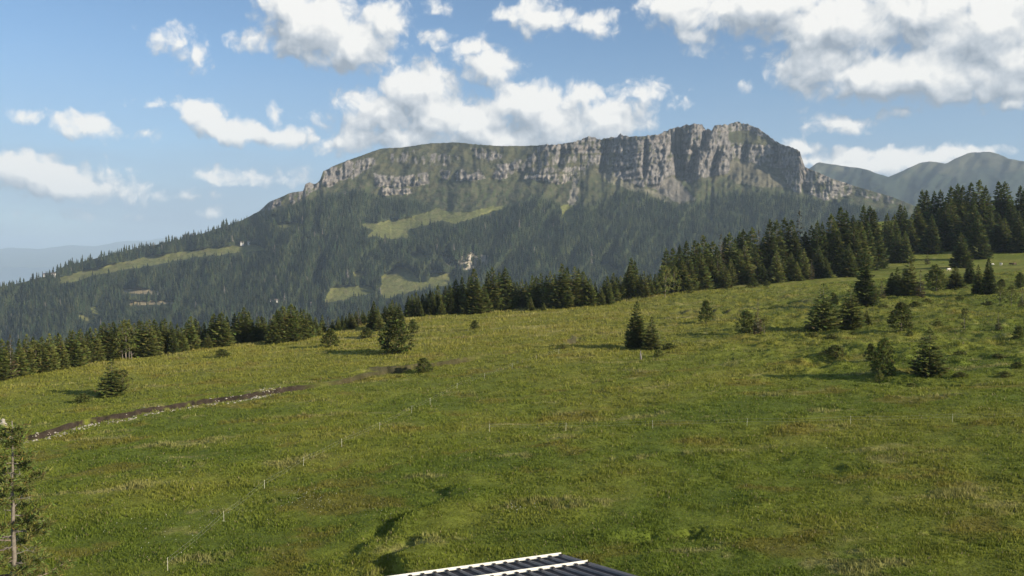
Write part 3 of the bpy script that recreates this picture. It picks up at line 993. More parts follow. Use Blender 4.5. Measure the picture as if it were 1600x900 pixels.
# ------------------------------------------------------------------ grass on the near meadow
def build_grass():
    n = 235000
    Y = 54 * np.exp(rng.uniform(0, 1, n) * math.log(350 / 54))
    X = (rng.uniform(-1, 1, n)) * .72 * Y
    z, soil, _ = ground_full(X, Y)
    k = (soil < .12)
    X, Y, z = X[k], Y[k], z[k]
    n = len(X)
    c = meadow_colour(X, Y) * 1.2
    tall = np.clip(.7 + .7 * fbm(X / 5, Y / 4, 3, 602), .3, 1.4) * (1 + .9 * sstep(.15, .28, c[:, 0]))
    scale = (Y / 75) ** .55
    nb = 4
    a = rng.uniform(0, 6.283, (n, nb))
    off = rng.uniform(.0, .28, (n, nb)) * scale[:, None]
    bx, by = X[:, None] + np.cos(a) * off, Y[:, None] + np.sin(a) * off
    hh = rng.uniform(.10, .26, (n, nb)) * tall[:, None] * scale[:, None] ** .8
    wdt = rng.uniform(.04, .095, (n, nb)) * scale[:, None]
    d = rng.uniform(0, 6.283, (n, nb))
    lean = rng.uniform(.1, .7, (n, nb)) * hh
    ld = rng.uniform(0, 6.283, (n, nb))
    zz = z[:, None] - .05
    p0 = np.stack([bx - np.cos(d) * wdt, by - np.sin(d) * wdt, zz + 0 * bx], -1)
    p1 = np.stack([bx + np.cos(d) * wdt, by + np.sin(d) * wdt, zz + 0 * bx], -1)
    p2 = np.stack([bx + np.cos(ld) * lean, by + np.sin(ld) * lean, zz + hh + .05], -1)
    V = np.stack([p0, p1, p2], 2).reshape(-1, 3)
    tint = rng.uniform(.88, 1.2, (n, nb, 1)) * rng.uniform(.9, 1.14, (n, 1, 1))
    cc = c[:, None] * tint
    dry = (rng.uniform(0, 1, (n, nb, 1)) < .03)
    cc = np.where(dry, np.array([.30, .26, .13]), cc)
    C = np.repeat(cc[:, :, None], 3, 2).reshape(-1, 3)
    T = np.arange(len(V)).reshape(-1, 3)
    add('meadow_grass', make_mesh('meadow_grass', V, T, C), M_GRASS, kind='stuff', label='rough tufted grass on the near meadow')
build_grass()

def build_flowers():
    r = random.Random(21)
    V, T = [], []
    for cx, cy, n, sx, sy in ((480, 782, 70, 22, 9), (350, 800, 26, 30, 12), (812, 804, 22, 10, 4), (300, 745, 20, 60, 20), (250, 830, 40, 60, 25), (590, 800, 16, 30, 12), (1240, 712, 10, 40, 6), (1450, 738, 10, 50, 10), (700, 720, 14, 90, 12), (1130, 790, 16, 90, 30)):
        for _ in range(n):
            p = hit(r.gauss(cx, sx), min(r.gauss(cy, sy), 895))
            z = ground_z(p[0], p[1])[0] + r.uniform(.2, .42)
            s = r.uniform(.015, .035)
            for k in range(3):
                a = k * 2.1 + r.uniform(0, 1)
                b = len(V)
                V += [(p[0], p[1], z - s), (p[0] + math.cos(a) * s, p[1] + math.sin(a) * s, z), (p[0] - math.sin(a) * s * .6, p[1] + math.cos(a) * s * .6, z + s)]
                T.append((b, b + 1, b + 2))
    add('cotton_grass', make_mesh('cotton_grass', V, np.array(T)), M_WHITE, kind='stuff', label='white cotton grass specks scattered in the near meadow')
build_flowers()

# ------------------------------------------------------------------ tree models
class Tri:
    def __init__(self):
        self.v, self.c = [], []
    def add(self, a, b, c, col):
        self.v += [a, b, c]
        self.c += [col] * 3
    def mesh(self, name):
        V = np.array([tuple(p) for p in self.v], np.float32)
        return make_mesh(name, V, np.arange(len(V)).reshape(-1, 3), np.array(self.c, np.float32))

def spray(T, p, out, size, wid, col, r):
    """a small flat tuft of twigs: two triangles of uneven outline"""
    out = out.normalized()
    side = out.cross(Vector((r.uniform(-.5, .5), r.uniform(-.5, .5), 1))).normalized()
    t = p + out * size
    m = p + out * size * r.uniform(.3, .55)
    l, q = m + side * wid * r.uniform(.6, 1.1), m - side * wid * r.uniform(.6, 1.1)
    drop = Vector((0, 0, -wid * r.uniform(.1, .7)))
    T.add(p, l + drop, t, col)
    T.add(p, t, q + drop, [x * r.uniform(.8, 1.15) for x in col])

GREENS = {
    'dark': ((.066, .090, .025), (.122, .140, .040)),
    'mid': ((.096, .124, .030), (.165, .178, .046)),
    'pale': ((.14, .164, .042), (.205, .212, .060)),
    'rusty': ((.070, .066, .030), (.130, .105, .052)),
}
def pick(pal, r):
    a, b = GREENS[pal]
    t = r.random()
    k = r.uniform(.72, 1.28)
    return [k * (x + (y - x) * t) for x, y in zip(a, b)]

TREE_H = 20.0
def spruce(seed, R=3.0, levels=30, bare=.03, dens=1.0, droop=.42, pal='dark', power=.82, gaps=.05, fatness=1.0, top=.985):
    r = random.Random(seed)
    T = Tri()
    H = TREE_H
    lop = [r.uniform(.86, 1.12) for _ in range(8)]
    for l in range(levels):
        f = bare + (top - bare) * (l + r.uniform(-.3, .3)) / levels
        f0 = min(max(f, bare), .99)
        f = f0
        L = R * ((1 - f) ** power + .012) * min(1, .55 + 3.5 * (f - bare + .02))
        n = max(3, int(round((7.5 + 5.5 * (1 - f)) * dens)))
        a0 = r.uniform(0, 6.28)
        for b in range(n):
            if r.random() < gaps:
                continue
            a = a0 + b * 6.283 / n + r.uniform(-.35, .35)
            f = min(max(f0 + r.uniform(-1.1, 1.1) / levels, bare), .985)
            k = L * r.uniform(.72, 1.08) * lop[int(a / 6.283 * 8) % 8]
            d = Vector((math.cos(a), math.sin(a), 0))
            clump = pick(pal, r)
            ns = max(2, int(k / .55))
            dr = droop * r.uniform(.6, 1.3) - .7 * max(f - .75, 0) / .25
            for s in range(ns):
                u = (s + .6 + r.uniform(-.2, .2)) / ns
                p = d * (k * u) + Vector((0, 0, f * H - dr * k * u + .22 * k * u * u))
                out = d * 1.0 + Vector((r.uniform(-.7, .7), r.uniform(-.7, .7), -.35 + .5 * u + .8 * max(f - .75, 0) / .25))
                sz = (.8 + .75 * (1 - f)) * r.uniform(.7, 1.25) * fatness * min(1, .42 + .38 * k)
                spray(T, p, out, sz, sz * .55, [x * r.uniform(.85, 1.15) for x in clump], r)
    for s in range(9):
        z = H * (.935 + .007 * s)
        spray(T, Vector((0, 0, z)), Vector((r.uniform(-.4, .4), r.uniform(-.4, .4), 1)), H * .04, .22, pick(pal, r), r)
    return T

def broad(seed, R=3.2, pal='mid', clumps=70, low=.06, egg=.45, spread=1.0, leaves=16, size=.8, heads=1):
    """bushy crown: leafy clumps through an uneven egg-shaped volume"""
    r = random.Random(seed)
    T = Tri()
    H = TREE_H
    hs = [(r.uniform(-.25, .25) * R * (heads > 1), r.uniform(-.2, .2) * R * (heads > 1), r.uniform(.78, 1.0) if i else 1.0) for i in range(heads)]
    for c in range(clumps):
        hx, hy, hh = hs[c % heads]
        f = low + (.97 - low) * r.random() ** .9
        if f < egg:
            prof = .62 + .38 * math.sin(f / egg * math.pi / 2)
        else:
            prof = math.cos((f - egg) / (1 - egg) * math.pi / 2) ** .75
        a = r.uniform(0, 6.283)
        rad = R * prof * (r.random() ** .45) * r.uniform(.75, 1.12) * spread
        cen = Vector((hx + rad * math.cos(a), hy + rad * math.sin(a), f * H * hh))
        col = pick(pal, r)
        cs = r.uniform(.7, 1.35)
        for _ in range(leaves):
            d = Vector((r.gauss(0, 1), r.gauss(0, 1), r.gauss(.35, .8)))
            d.normalize()
            p = cen + d * r.uniform(.0, .55) * cs
            out = d + Vector((math.cos(a) * .5, math.sin(a) * .5, .35))
            spray(T, p, out, size * r.uniform(.6, 1.2), size * .34, [x * r.uniform(.8, 1.2) for x in col], r)
    return T

def trunk_mesh(name, seed, h=.9, r0=.28, lean=.0, forks=1):
    r = random.Random(seed)
    m = MB()
    H = TREE_H
    for k in range(forks):
        ox = 0 if k == 0 else r.uniform(-.6, .6)
        oy = 0 if k == 0 else r.uniform(-.4, .4)
        pts, rad = [], []
        for i in range(7):
            t = i / 6
            pts.append((ox * t * 2 + lean * t + r.uniform(-.05, .05), oy * t * 2 + r.uniform(-.05, .05), -0.5 + t * (h * H + .5)))
            rad.append(r0 * (1 - .85 * t) * (1.25 if i == 0 else 1))
        m.tube(pts, rad, 7)
    return m.mesh(name, smooth=True)

MODELS = {}
def model(key, crown, trunk, bark=None):
    v = np.empty(len(crown.vertices) * 3, np.float32)
    crown.vertices.foreach_get('co', v)
    v = v.reshape(-1, 3)
    ratio = 2 * float(np.percentile(np.hypot(v[:, 0], v[:, 1]), 95)) / float(v[:, 2].max())
    MODELS.setdefault(key, []).append((crown, trunk, bark or M_BARK, ratio))
for s in range(4):
    model('dark', spruce(100 + s, R=4.3 + .4 * (s % 2), levels=46, pal='dark', dens=1.15, fatness=1.3, droop=.5, power=.9).mesh('spruce_crown'), trunk_mesh('spruce_trunk', s))
for s in range(4):
    model('mid', spruce(200 + s, R=4.4 + .4 * (s % 2), levels=40, pal='mid', dens=1.1, gaps=.08, fatness=1.25, droop=.42, power=.88).mesh('spruce_crown'), trunk_mesh('spruce_trunk', 10 + s))
for s in range(3):
    model('pale', spruce(300 + s, R=4.3, levels=36, pal='pale', dens=1.0, gaps=.12, droop=.3, power=.85, fatness=1.15).mesh('larch_crown'), trunk_mesh('larch_trunk', 20 + s), M_PALEBARK)
for s in range(2):
    model('rusty', spruce(350 + s, R=2.1, levels=24, pal='rusty', dens=.7, gaps=.2, droop=.3).mesh('thin_crown'), trunk_mesh('thin_trunk', 25 + s, r0=.2), M_DEAD)
for s in range(3):
    model('open', spruce(400 + s, R=5.6, levels=30, pal='mid', dens=1.0, gaps=.2, droop=.22, power=.85, bare=.03, fatness=1.15).mesh('open_crown'), trunk_mesh('open_trunk', 30 + s, r0=.2, h=.93, forks=1 + (s == 0)), M_PALEBARK)
for s in range(3):
    model('bush', broad(500 + s, R=9.0, pal='mid', clumps=150, egg=.3, leaves=16, size=2.0, heads=2).mesh('bush_crown'), trunk_mesh('bush_trunk', 40 + s, h=.6, r0=.4, forks=2))
for s in range(3):
    model('pine', broad(550 + s, R=7.2, pal='mid', clumps=210, egg=.3, leaves=14, size=1.5, heads=3).mesh('pine_crown'), trunk_mesh('pine_trunk', 45 + s, h=.8, r0=.35, forks=2))
for s in range(2):
    model('cone', broad(580 + s, R=6.5, pal='mid', clumps=170, egg=.2, leaves=14, size=1.5).mesh('cone_crown'), trunk_mesh('cone_trunk', 55 + s, h=.7, r0=.35))
for s in range(2):
    model('airy', broad(600 + s, R=5.6, pal='pale', clumps=110, egg=.4, leaves=12, size=1.1, low=.12, heads=3).mesh('airy_crown'), trunk_mesh('airy_trunk', 60 + s, h=.85, r0=.22, forks=3), M_PALEBARK)
for s in range(3):
    model('low', broad(650 + s, R=16.0, pal='pale' if s else 'mid', clumps=110, egg=.35, leaves=14, size=3.4, low=.02).mesh('shrub_crown'), trunk_mesh('shrub_stem', 70 + s, h=.5, r0=.6, forks=3))
_count = {}
def put_tree(name, kind, pos, height, label, group=None, sx=1.0, cat='tree', variant=None, rz=None):
    r = random.Random(hash((round(pos[0], 2), round(pos[1], 2))) & 0xffff)
    vs = MODELS[kind]
    i = _count.get(kind, 0)
    _count[kind] = i + 1
    crown, trunk, bark, ratio = vs[(i if variant is None else variant) % len(vs)]
    sx = sx / ratio                  # sx: crown width over height
    root = add(name, None, label=label, cat=cat, group=group, loc=pos)
    s = height / TREE_H
    root.scale = (s * sx, s * sx, s)
    root.rotation_euler = (0, 0, r.uniform(0, 6.28) if rz is None else rz)
    tr = 'stem' if cat in ('shrub', 'bush') else 'trunk'
    add(tr, trunk, bark, root)
    add('crown', crown, M_NEEDLE, root)
    return root

def ground_fn(X, Y):
    return base_height(X, Y) + undulation(X, Y)
def at_ground(px, py):
    p = hit(px, py, ground_fn)
    ye = float(np.interp(px, EDGE[:, 0], EDGE[:, 1])) + 9.0
    if p[1] > ye:                    # the ray passed just above the brow: stand on the brow
        p = np.array([(px - 800.0) / F * ye, ye, 0.0])
    p[2] = ground_z(p[0], p[1])[0]
    return p

# ------------------------------------------------------------------ single trees on the meadow: px, base, top, kind, width factor, name, label
SINGLES = [
    (175, 618, 563, 'open', 0.75, 'spruce_tree', 'ragged young spruce standing above the earth bank on the left meadow'),
    (191, 615, 577, 'airy', 0.8, 'larch_tree', 'small feathery pale larch leaning beside the ragged spruce above the earth bank'),
    (348, 559, 546, 'bush', 1.5, 'pine_bush', 'round dark pine bush alone below the left woodland edge'),
    (516, 543, 515, 'cone', 0.95, 'pine_bush', 'dense cone shaped pine bush alone right of the left woodland'),
    (574, 528, 513, 'cone', 1.45, 'pine_bush', 'small round pine bush below the two dark spruces in mid meadow'),
    (621, 552, 500, 'pine', 1.08, 'pine_tree', 'big dense dark pine casting a long shadow across the middle meadow'),
    (646, 520, 500, 'bush', 0.9, 'pine_bush', 'pale pine bush tucked behind the right side of the big dense pine'),
    (663, 582, 560, 'bush', 1.1, 'pine_sapling', 'tufted young pine sapling beside the dark soil cut in mid meadow'),
    (741, 515, 501, 'bush', 0.85, 'pine_sapling', 'tiny dark pine sapling alone below the middle woodland'),
    (995, 544, 473, 'mid', 0.47, 'spruce_tree', 'slim pointed spruce, tallest tree of the pair in the centre of the meadow'),
    (1018, 546, 496, 'pale', 0.52, 'spruce_tree', 'shorter light green spruce right beside the slim pointed spruce'),
    (1103, 506, 471, 'cone', 0.65, 'spruce_tree', 'dense oval spruce alone in front of the dark peat cut'),
    (1168, 523, 487, 'pine', 0.85, 'pine_tree', 'bushy dark pine on the left of the tree with a bare pale trunk'),
    (1184, 525, 472, 'rusty', 0.28, 'spruce_tree', 'thin spruce with a bare pale trunk rising out of bushy pines'),
    (1194, 523, 498, 'airy', 0.8, 'bush', 'grey twiggy bush at the right foot of the thin bare trunk'),
    (1286, 517, 446, 'open', 0.64, 'spruce_tree', 'open spruce with two pale bare trunks on the right heath'),
    (1303, 478, 457, 'pine', 0.66, 'pine_tree', 'small dark leaning pine just behind the spruce with two pale trunks'),
    (1329, 515, 448, 'open', 0.6, 'spruce_tree', 'open ragged spruce right of the spruce with two pale trunks'),
    (1354, 508, 486, 'mid', 0.75, 'spruce_tree', 'little spruce between the open ragged spruce and the dense bushy one'),
    (1352, 478, 398, 'dark', 0.44, 'spruce_tree', 'tall dark spire shaped spruce standing alone before the right forest'),
    (1408, 520, 478, 'cone', 0.82, 'spruce_tree', 'dense bushy spruce in the middle of the right heath'),
    (1379, 589, 528, 'pine', 0.55, 'pine_tree', 'dark lopsided pine in front of the right heath'),
    (1361, 566, 540, 'bush', 0.78, 'pine_bush', 'light green pine bush touching the left of the dark lopsided pine'),
    (1452, 588, 514, 'open', 0.62, 'spruce_tree', 'broad spruce with layered branches, nearest tree on the right heath'),
    (1507, 516, 482, 'airy', 0.5, 'larch_tree', 'small pale larch alone near the right of the heath'),
    (1560, 516, 489, 'rusty', 0.35, 'spruce_sapling', 'thin dark sapling right of the small pale larch'),
    (1590, 533, 512, 'pine', 0.9, 'pine_bush', 'dark pine bush at the right end of the heath'),
    (1393, 463, 426, 'dark', 0.55, 'spruce_tree', 'dark spruce at the left of the pale feathery larch'),
    (1402, 461, 418, 'mid', 0.5, 'spruce_tree', 'green spruce between the dark spruce and the pale feathery larch'),
    (1420, 464, 404, 'pale', 0.55, 'larch_tree', 'tall pale feathery larch in the thicket on the right'),
    (1438, 467, 426, 'rusty', 0.35, 'spruce_tree', 'thin brownish spruce just right of the pale feathery larch'),
    (1463, 454, 415, 'pine', 0.75, 'spruce_tree', 'round topped dark spruce left of the white cow'),
    (1493, 452, 417, 'mid', 0.75, 'spruce_tree', 'spreading spruce directly below the white cow'),
    (1515, 446, 410, 'dark', 0.5, 'spruce_tree', 'dark spruce, leftmost of three close together below the grazing cows'),
    (1528, 460, 416, 'mid', 0.4, 'spruce_tree', 'slender green spruce, middle of three close together below the grazing cows'),
    (1544, 462, 406, 'dark', 0.4, 'spruce_tree', 'tall pointed spruce, rightmost of three close together below the grazing cows'),
    (1362, 476, 442, 'airy', 0.6, 'larch_tree', 'low leafy larch between the dark spire and the right thicket'),
    (1377, 468, 440, 'rusty', 0.5, 'spruce_tree', 'scrubby little spruce at the left side of the right thicket'),
    (1565, 448, 436, 'bush', 1.0, 'pine_bush', 'small round pine bush on the slope below the brown cows'),
    (1595, 452, 428, 'pine', 0.6, 'pine_tree', 'round headed pine at the right border on the slope below the cows'),
    (1562, 480, 450, 'airy', 0.55, 'larch_tree', 'pale twiggy larch, left of the two by the right border'),
    (1580, 480, 448, 'airy', 0.55, 'larch_tree', 'pale twiggy larch, right of the two by the right border'),
    (1597, 482, 452, 'rusty', 0.4, 'spruce_tree', 'dark ragged spruce cut by the right border'),
    (1449, 413, 395, 'rusty', 0.5, 'spruce_sapling', 'faint bare sapling on the shadow striped clearing'),
]
for px, b, t, kind, sx, name, label in SINGLES:
    p = at_ground(px, b)
    cat = 'bush' if 'bush' in name else 'tree'
    put_tree(name, kind, p, (b - t) / F * p[1] * 1.03, label, sx=sx, cat=cat, variant={1286: 0, 175: 1, 1329: 2, 1452: 1}.get(px))

# ------------------------------------------------------------------ woodland edges: (px, base, top, kind) for trees whose foot shows, (px, extra depth, top, kind) behind them
ORD = ['first', 'second', 'third', 'fourth', 'fifth', 'sixth', 'seventh', 'eighth', 'ninth', 'tenth', 'eleventh', 'twelfth', 'thirteenth', 'fourteenth', 'fifteenth', 'sixteenth', 'seventeenth',
       'eighteenth', 'nineteenth', 'twentieth', 'twenty-first', 'twenty-second', 'twenty-third', 'twenty-fourth', 'twenty-fifth', 'twenty-sixth', 'twenty-seventh', 'twenty-eighth', 'twenty-ninth', 'thirtieth']
LOOK = {'dark': 'dark spruce', 'mid': 'green spruce', 'pale': 'pale larch', 'rusty': 'thin brownish spruce', 'open': 'open spruce', 'pine': 'bushy pine', 'bush': 'low bush', 'airy': 'twiggy larch', 'cone': 'dense young spruce'}
KNAME = {'dark': 'spruce_tree', 'mid': 'spruce_tree', 'pale': 'larch_tree', 'rusty': 'spruce_tree', 'open': 'spruce_tree', 'pine': 'pine_tree', 'bush': 'pine_bush', 'airy': 'larch_tree', 'cone': 'spruce_tree'}
RATIO = {'dark': .5, 'mid': .55, 'pale': .52, 'rusty': .32, 'open': .55, 'pine': .72, 'bush': 1.0, 'airy': .5, 'cone': .8}
WOODS = [
    ('far left woodland', [
        (4, 594, 530, 'mid'), (17, 592, 524, 'rusty'), (31, 588, 538, 'mid'), (43, 586, 523, 'pale'), (56, 584, 530, 'airy'), (66, 582, 526, 'mid'), (78, 580, 521, 'pale'), (95, 576, 524, 'pale'), (104, 573, 528, 'mid'),
        (115, 572, 516, 'mid'), (127, 570, 514, 'pale'), (137, 568, 517, 'dark')],
        [(10, 12, 532, 'dark'), (28, 12, 529, 'dark'), (50, 14, 526, 'dark'), (72, 14, 528, 'dark'), (90, 12, 520, 'dark'), (108, 14, 516, 'dark'), (122, 12, 516, 'dark'), (140, 16, 512, 'mid'),
         (-8, 8, 532, 'mid'), (36, 22, 531, 'mid'), (62, 24, 531, 'mid'), (84, 24, 524, 'mid')]),
    ('left woodland by white trunks', [
        (150, 566, 513, 'pale'), (163, 564, 504, 'mid'), (172, 563, 506, 'mid'), (181, 561, 512, 'dark'), (190, 560, 504, 'pale'), (197, 561, 500, 'airy'), (208, 558, 506, 'pale'), (222, 557, 502, 'mid'),
        (234, 556, 500, 'pale'), (245, 555, 503, 'mid'), (258, 553, 498, 'mid'), (271, 552, 514, 'dark')],
        [(156, 12, 508, 'dark'), (176, 12, 502, 'dark'), (186, 12, 507, 'dark'), (200, 12, 500, 'mid'), (216, 12, 500, 'dark'), (228, 14, 502, 'mid'), (240, 14, 499, 'dark'), (252, 12, 500, 'dark'), (266, 12, 502, 'mid')]),
    ('left woodland behind pine bush', [
        (284, 549, 512, 'mid'), (298, 547, 495, 'mid'), (309, 545, 503, 'pale'), (325, 544, 522, 'pale'), (335, 542, 490, 'mid'), (347, 541, 488, 'mid'), (357, 540, 506, 'pale'), (373, 537, 488, 'mid'), (381, 536, 481, 'mid'),
        (393, 534, 500, 'dark'), (403, 532, 494, 'mid'), (413, 531, 496, 'mid'), (422, 530, 498, 'dark')],
        [(276, 12, 506, 'mid'), (290, 12, 503, 'dark'), (304, 12, 497, 'dark'), (318, 14, 503, 'dark'), (330, 12, 494, 'dark'), (342, 12, 490, 'dark'), (354, 14, 494, 'dark'), (366, 12, 489, 'dark'), (388, 14, 487, 'dark'), (408, 14, 494, 'dark')]),
    ('dense clump ending left woodland', [
        (428, 537, 492, 'mid'), (436, 535, 484, 'dark'), (445, 534, 480, 'pale'), (455, 533, 475, 'mid'), (465, 531, 485, 'mid'), (475, 529, 484, 'mid'), (484, 527, 490, 'dark'), (493, 525, 496, 'mid')],
        [(432, 8, 484, 'dark'), (441, 8, 478, 'mid'), (450, 8, 480, 'dark'), (460, 9, 478, 'dark'), (470, 9, 482, 'dark'), (480, 9, 488, 'dark'), (503, 14, 492, 'mid'), (512, 16, 496, 'rusty')]),
    ('gap beyond cone shaped bush', [
        (519, 516, 499, 'pale'), (539, 516, 506, 'cone'), (541, 513, 494, 'dark'), (550, 513, 490, 'pale'), (560, 509, 482, 'rusty'), (569, 507, 488, 'mid')],
        [(528, 14, 497, 'mid'), (534, 16, 493, 'dark'), (546, 14, 488, 'dark'), (556, 14, 486, 'mid'), (566, 14, 485, 'dark'), (576, 14, 486, 'mid')]),
    ('clump behind big dense pine', [
        (584, 515, 471, 'dark'), (593, 516, 490, 'pale'), (602, 513, 478, 'dark'), (613, 512, 469, 'mid'), (624, 512, 474, 'dark')],
        [(590, 6, 478, 'mid'), (608, 6, 474, 'dark'), (619, 6, 472, 'mid')]),
    ('wood right of big pine', [
        (644, 495, 460, 'mid'), (654, 495, 462, 'dark'), (666, 492, 458, 'mid'), (676, 492, 456, 'dark'), (690, 492, 470, 'pale'), (703, 491, 445, 'dark'), (712, 490, 437, 'dark'), (729, 491, 470, 'pale'), (741, 490, 421, 'mid'), (756, 488, 445, 'mid')],
        [(638, 6, 462, 'dark'), (650, 10, 456, 'mid'), (660, 10, 459, 'dark'), (672, 8, 453, 'dark'), (684, 8, 446, 'mid'), (696, 8, 447, 'dark'), (722, 8, 432, 'dark'), (733, 8, 432, 'dark')]),
    ('middle woodland edge', [
        (769, 485, 418, 'mid'), (789, 484, 418, 'dark'), (803, 482, 440, 'dark'), (815, 481, 436, 'pale'), (829, 486, 464, 'pale'), (838, 481, 432, 'mid'), (850, 485, 473, 'pale'), (860, 480, 424, 'pale'), (873, 482, 470, 'pale')],
        [(762, 8, 424, 'dark'), (780, 8, 424, 'dark'), (797, 8, 432, 'dark'), (808, 10, 440, 'dark'), (822, 10, 440, 'dark'), (832, 10, 430, 'mid'), (845, 10, 427, 'mid'), (854, 10, 430, 'dark'), (866, 10, 428, 'dark')]),
    ('central bushy dark wood', [
        (878, 480, 413, 'mid'), (894, 480, 469, 'pale'), (898, 478, 417, 'pale'), (911, 477, 424, 'mid'), (922, 478, 435, 'mid'), (938, 477, 447, 'mid'), (949, 476, 431, 'dark'), (958, 472, 427, 'mid'), (970, 466, 431, 'pale'), (984, 466, 413, 'mid'),
        (995, 466, 430, 'pale'), (1006, 465, 424, 'pale'), (1016, 461, 428, 'mid'), (1024, 460, 428, 'dark')],
        [(886, 6, 417, 'dark'), (904, 6, 420, 'dark'), (916, 8, 432, 'dark'), (930, 10, 440, 'dark'), (944, 8, 437, 'dark'), (964, 10, 432, 'dark'), (978, 16, 425, 'dark'), (986, 24, 404, 'dark'), (992, 24, 408, 'dark'), (1001, 14, 428, 'dark'), (1012, 14, 428, 'dark')]),
    ('left third of right forest', [
        (1039, 466, 413, 'airy'), (1053, 455, 415, 'airy'), (1066, 453, 404, 'mid'), (1076, 450, 400, 'mid'), (1079, 458, 447, 'cone'), (1086, 449, 410, 'dark'), (1094, 448, 394, 'mid'), (1105, 448, 412, 'dark'), (1112, 447, 400, 'mid'), (1121, 447, 402, 'rusty'), (1131, 450, 411, 'pale')],
        [(1034, 10, 420, 'dark'), (1041, 26, 389, 'dark'), (1051, 24, 388, 'dark'), (1062, 22, 383, 'dark'), (1072, 24, 377, 'dark'), (1085, 20, 376, 'mid'), (1099, 18, 369, 'mid'), (1107, 24, 380, 'dark'), (1114, 22, 377, 'mid'),
         (1126, 20, 367, 'rusty'), (1133, 24, 370, 'dark'), (1140, 20, 364, 'mid'), (1090, 30, 380, 'dark'), (1058, 12, 398, 'dark'), (1120, 12, 385, 'dark')]),
    ('right forest by narrow clearing', [
        (1142, 436, 404, 'pale'), (1156, 428, 390, 'mid'), (1164, 443, 378, 'pale'), (1176, 451, 434, 'cone'), (1182, 441, 414, 'rusty'), (1193, 444, 415, 'dark'), (1198, 447, 438, 'bush'), (1213, 442, 392, 'pale'), (1224, 440, 405, 'mid')],
        [(1148, 26, 372, 'dark'), (1155, 28, 363, 'dark'), (1161, 28, 359, 'dark'), (1168, 22, 366, 'dark'), (1175, 26, 356, 'mid'), (1185, 22, 361, 'rusty'), (1192, 20, 372, 'dark'), (1202, 18, 344, 'dark'), (1213, 18, 345, 'mid'),
         (1225, 18, 341, 'mid'), (1208, 12, 372, 'dark'), (1180, 12, 384, 'dark')]),
    ('right forest above bright meadow', [
        (1236, 438, 394, 'mid'), (1245, 439, 409, 'pale'), (1256, 437, 389, 'pale'), (1254, 439, 431, 'cone'), (1268, 437, 404, 'rusty'), (1278, 435, 382, 'dark'), (1290, 434, 402, 'mid'), (1326, 433, 381, 'mid'), (1318, 433, 398, 'dark')],
        [(1236, 18, 344, 'mid'), (1248, 18, 331, 'rusty'), (1242, 14, 362, 'dark'), (1258, 16, 362, 'dark'), (1267, 16, 353, 'mid'), (1276, 14, 346, 'dark'), (1284, 14, 348, 'dark'), (1298, 20, 335, 'mid'), (1304, 16, 350, 'mid'),
         (1312, 22, 324, 'dark'), (1321, 22, 330, 'dark'), (1332, 22, 337, 'dark'), (1334, 12, 351, 'mid'), (1345, 14, 347, 'mid'), (1348, 30, 322, 'dark'), (1358, 30, 323, 'dark'), (1365, 30, 328, 'dark'), (1310, 12, 360, 'dark'), (1338, 26, 345, 'dark'), (1356, 20, 350, 'dark')]),
    ('tall upper right forest', [
        (1399, 411, 367, 'mid'), (1414, 411, 361, 'mid'), (1501, 418, 364, 'mid'), (1527, 405, 333, 'dark'), (1560, 394, 335, 'dark'), (1569, 392, 341, 'mid'), (1583, 389, 330, 'mid'), (1432, 389, 322, 'mid'), (1485, 386, 312, 'mid'), (1506, 384, 322, 'mid'), (1466, 385, 326, 'dark')],
        [(1385, 60, 334, 'dark'), (1396, 60, 336, 'mid'), (1405, 80, 319, 'dark'), (1412, 80, 323, 'dark'), (1439, 110, 297, 'dark'), (1446, 110, 298, 'dark'), (1458, 100, 299, 'dark'), (1468, 100, 297, 'dark'), (1484, 90, 291, 'dark'),
         (1494, 90, 288, 'dark'), (1502, 90, 290, 'dark'), (1515, 90, 286, 'dark'), (1528, 90, 282, 'mid'), (1538, 90, 291, 'dark'), (1558, 110, 284, 'dark'), (1568, 110, 284, 'dark'), (1592, 100, 291, 'dark'), (1600, 100, 292, 'dark'),
         (1422, 70, 340, 'mid'), (1476, 70, 315, 'dark'), (1520, 60, 312, 'dark'), (1548, 60, 332, 'dark'), (1578, 70, 312, 'dark'), (1612, 60, 300, 'mid'), (1392, 50, 350, 'dark'), (1455, 60, 335, 'dark'), (1590, 40, 330, 'dark'), (1625, 60, 296, 'dark')]),
]
for place, front, behind in WOODS:
    group = 'trees of ' + place
    for k, (px, b, t, kind) in enumerate(sorted(front)):
        if place.startswith('tall'):
            p = at_ground(px, b)
        else:
            p = at_ground(px, b)
        ztop = pix(px, t, p[1])[2]
        tall = max(ztop - p[2], 2.0)
        sx = RATIO[kind] * random.uniform(.88, 1.15) * (1.25 if b - t < 30 else 1)
        size = 'small ' if (b - t) < 24 else ''
        put_tree(KNAME[kind], kind, p, tall, '%s%s, %s from left in front row of %s' % (size, LOOK[kind], ORD[k], place), group, sx=sx)
    for k, (px, dy, t, kind) in enumerate(sorted(behind)):
        ye = np.interp(px, EDGE[:, 0], EDGE[:, 1])
        if px > 1370:
            Yb = 430 + dy
        elif px > 1230:
            Yb = 398 + dy
        else:
            Yb = min(ye, 400) + dy
        X = (px - 800) / F * Yb
        z = ground_z(X, Yb)[0]
        ztop = pix(px, t, Yb)[2]
        put_tree(KNAME[kind], kind, (X, Yb, z), max(ztop - z, 5.0), 'tall %s, %s from left in back row of %s' % (LOOK[kind], ORD[k], place), group, sx=RATIO[kind] * random.uniform(.75, .95))

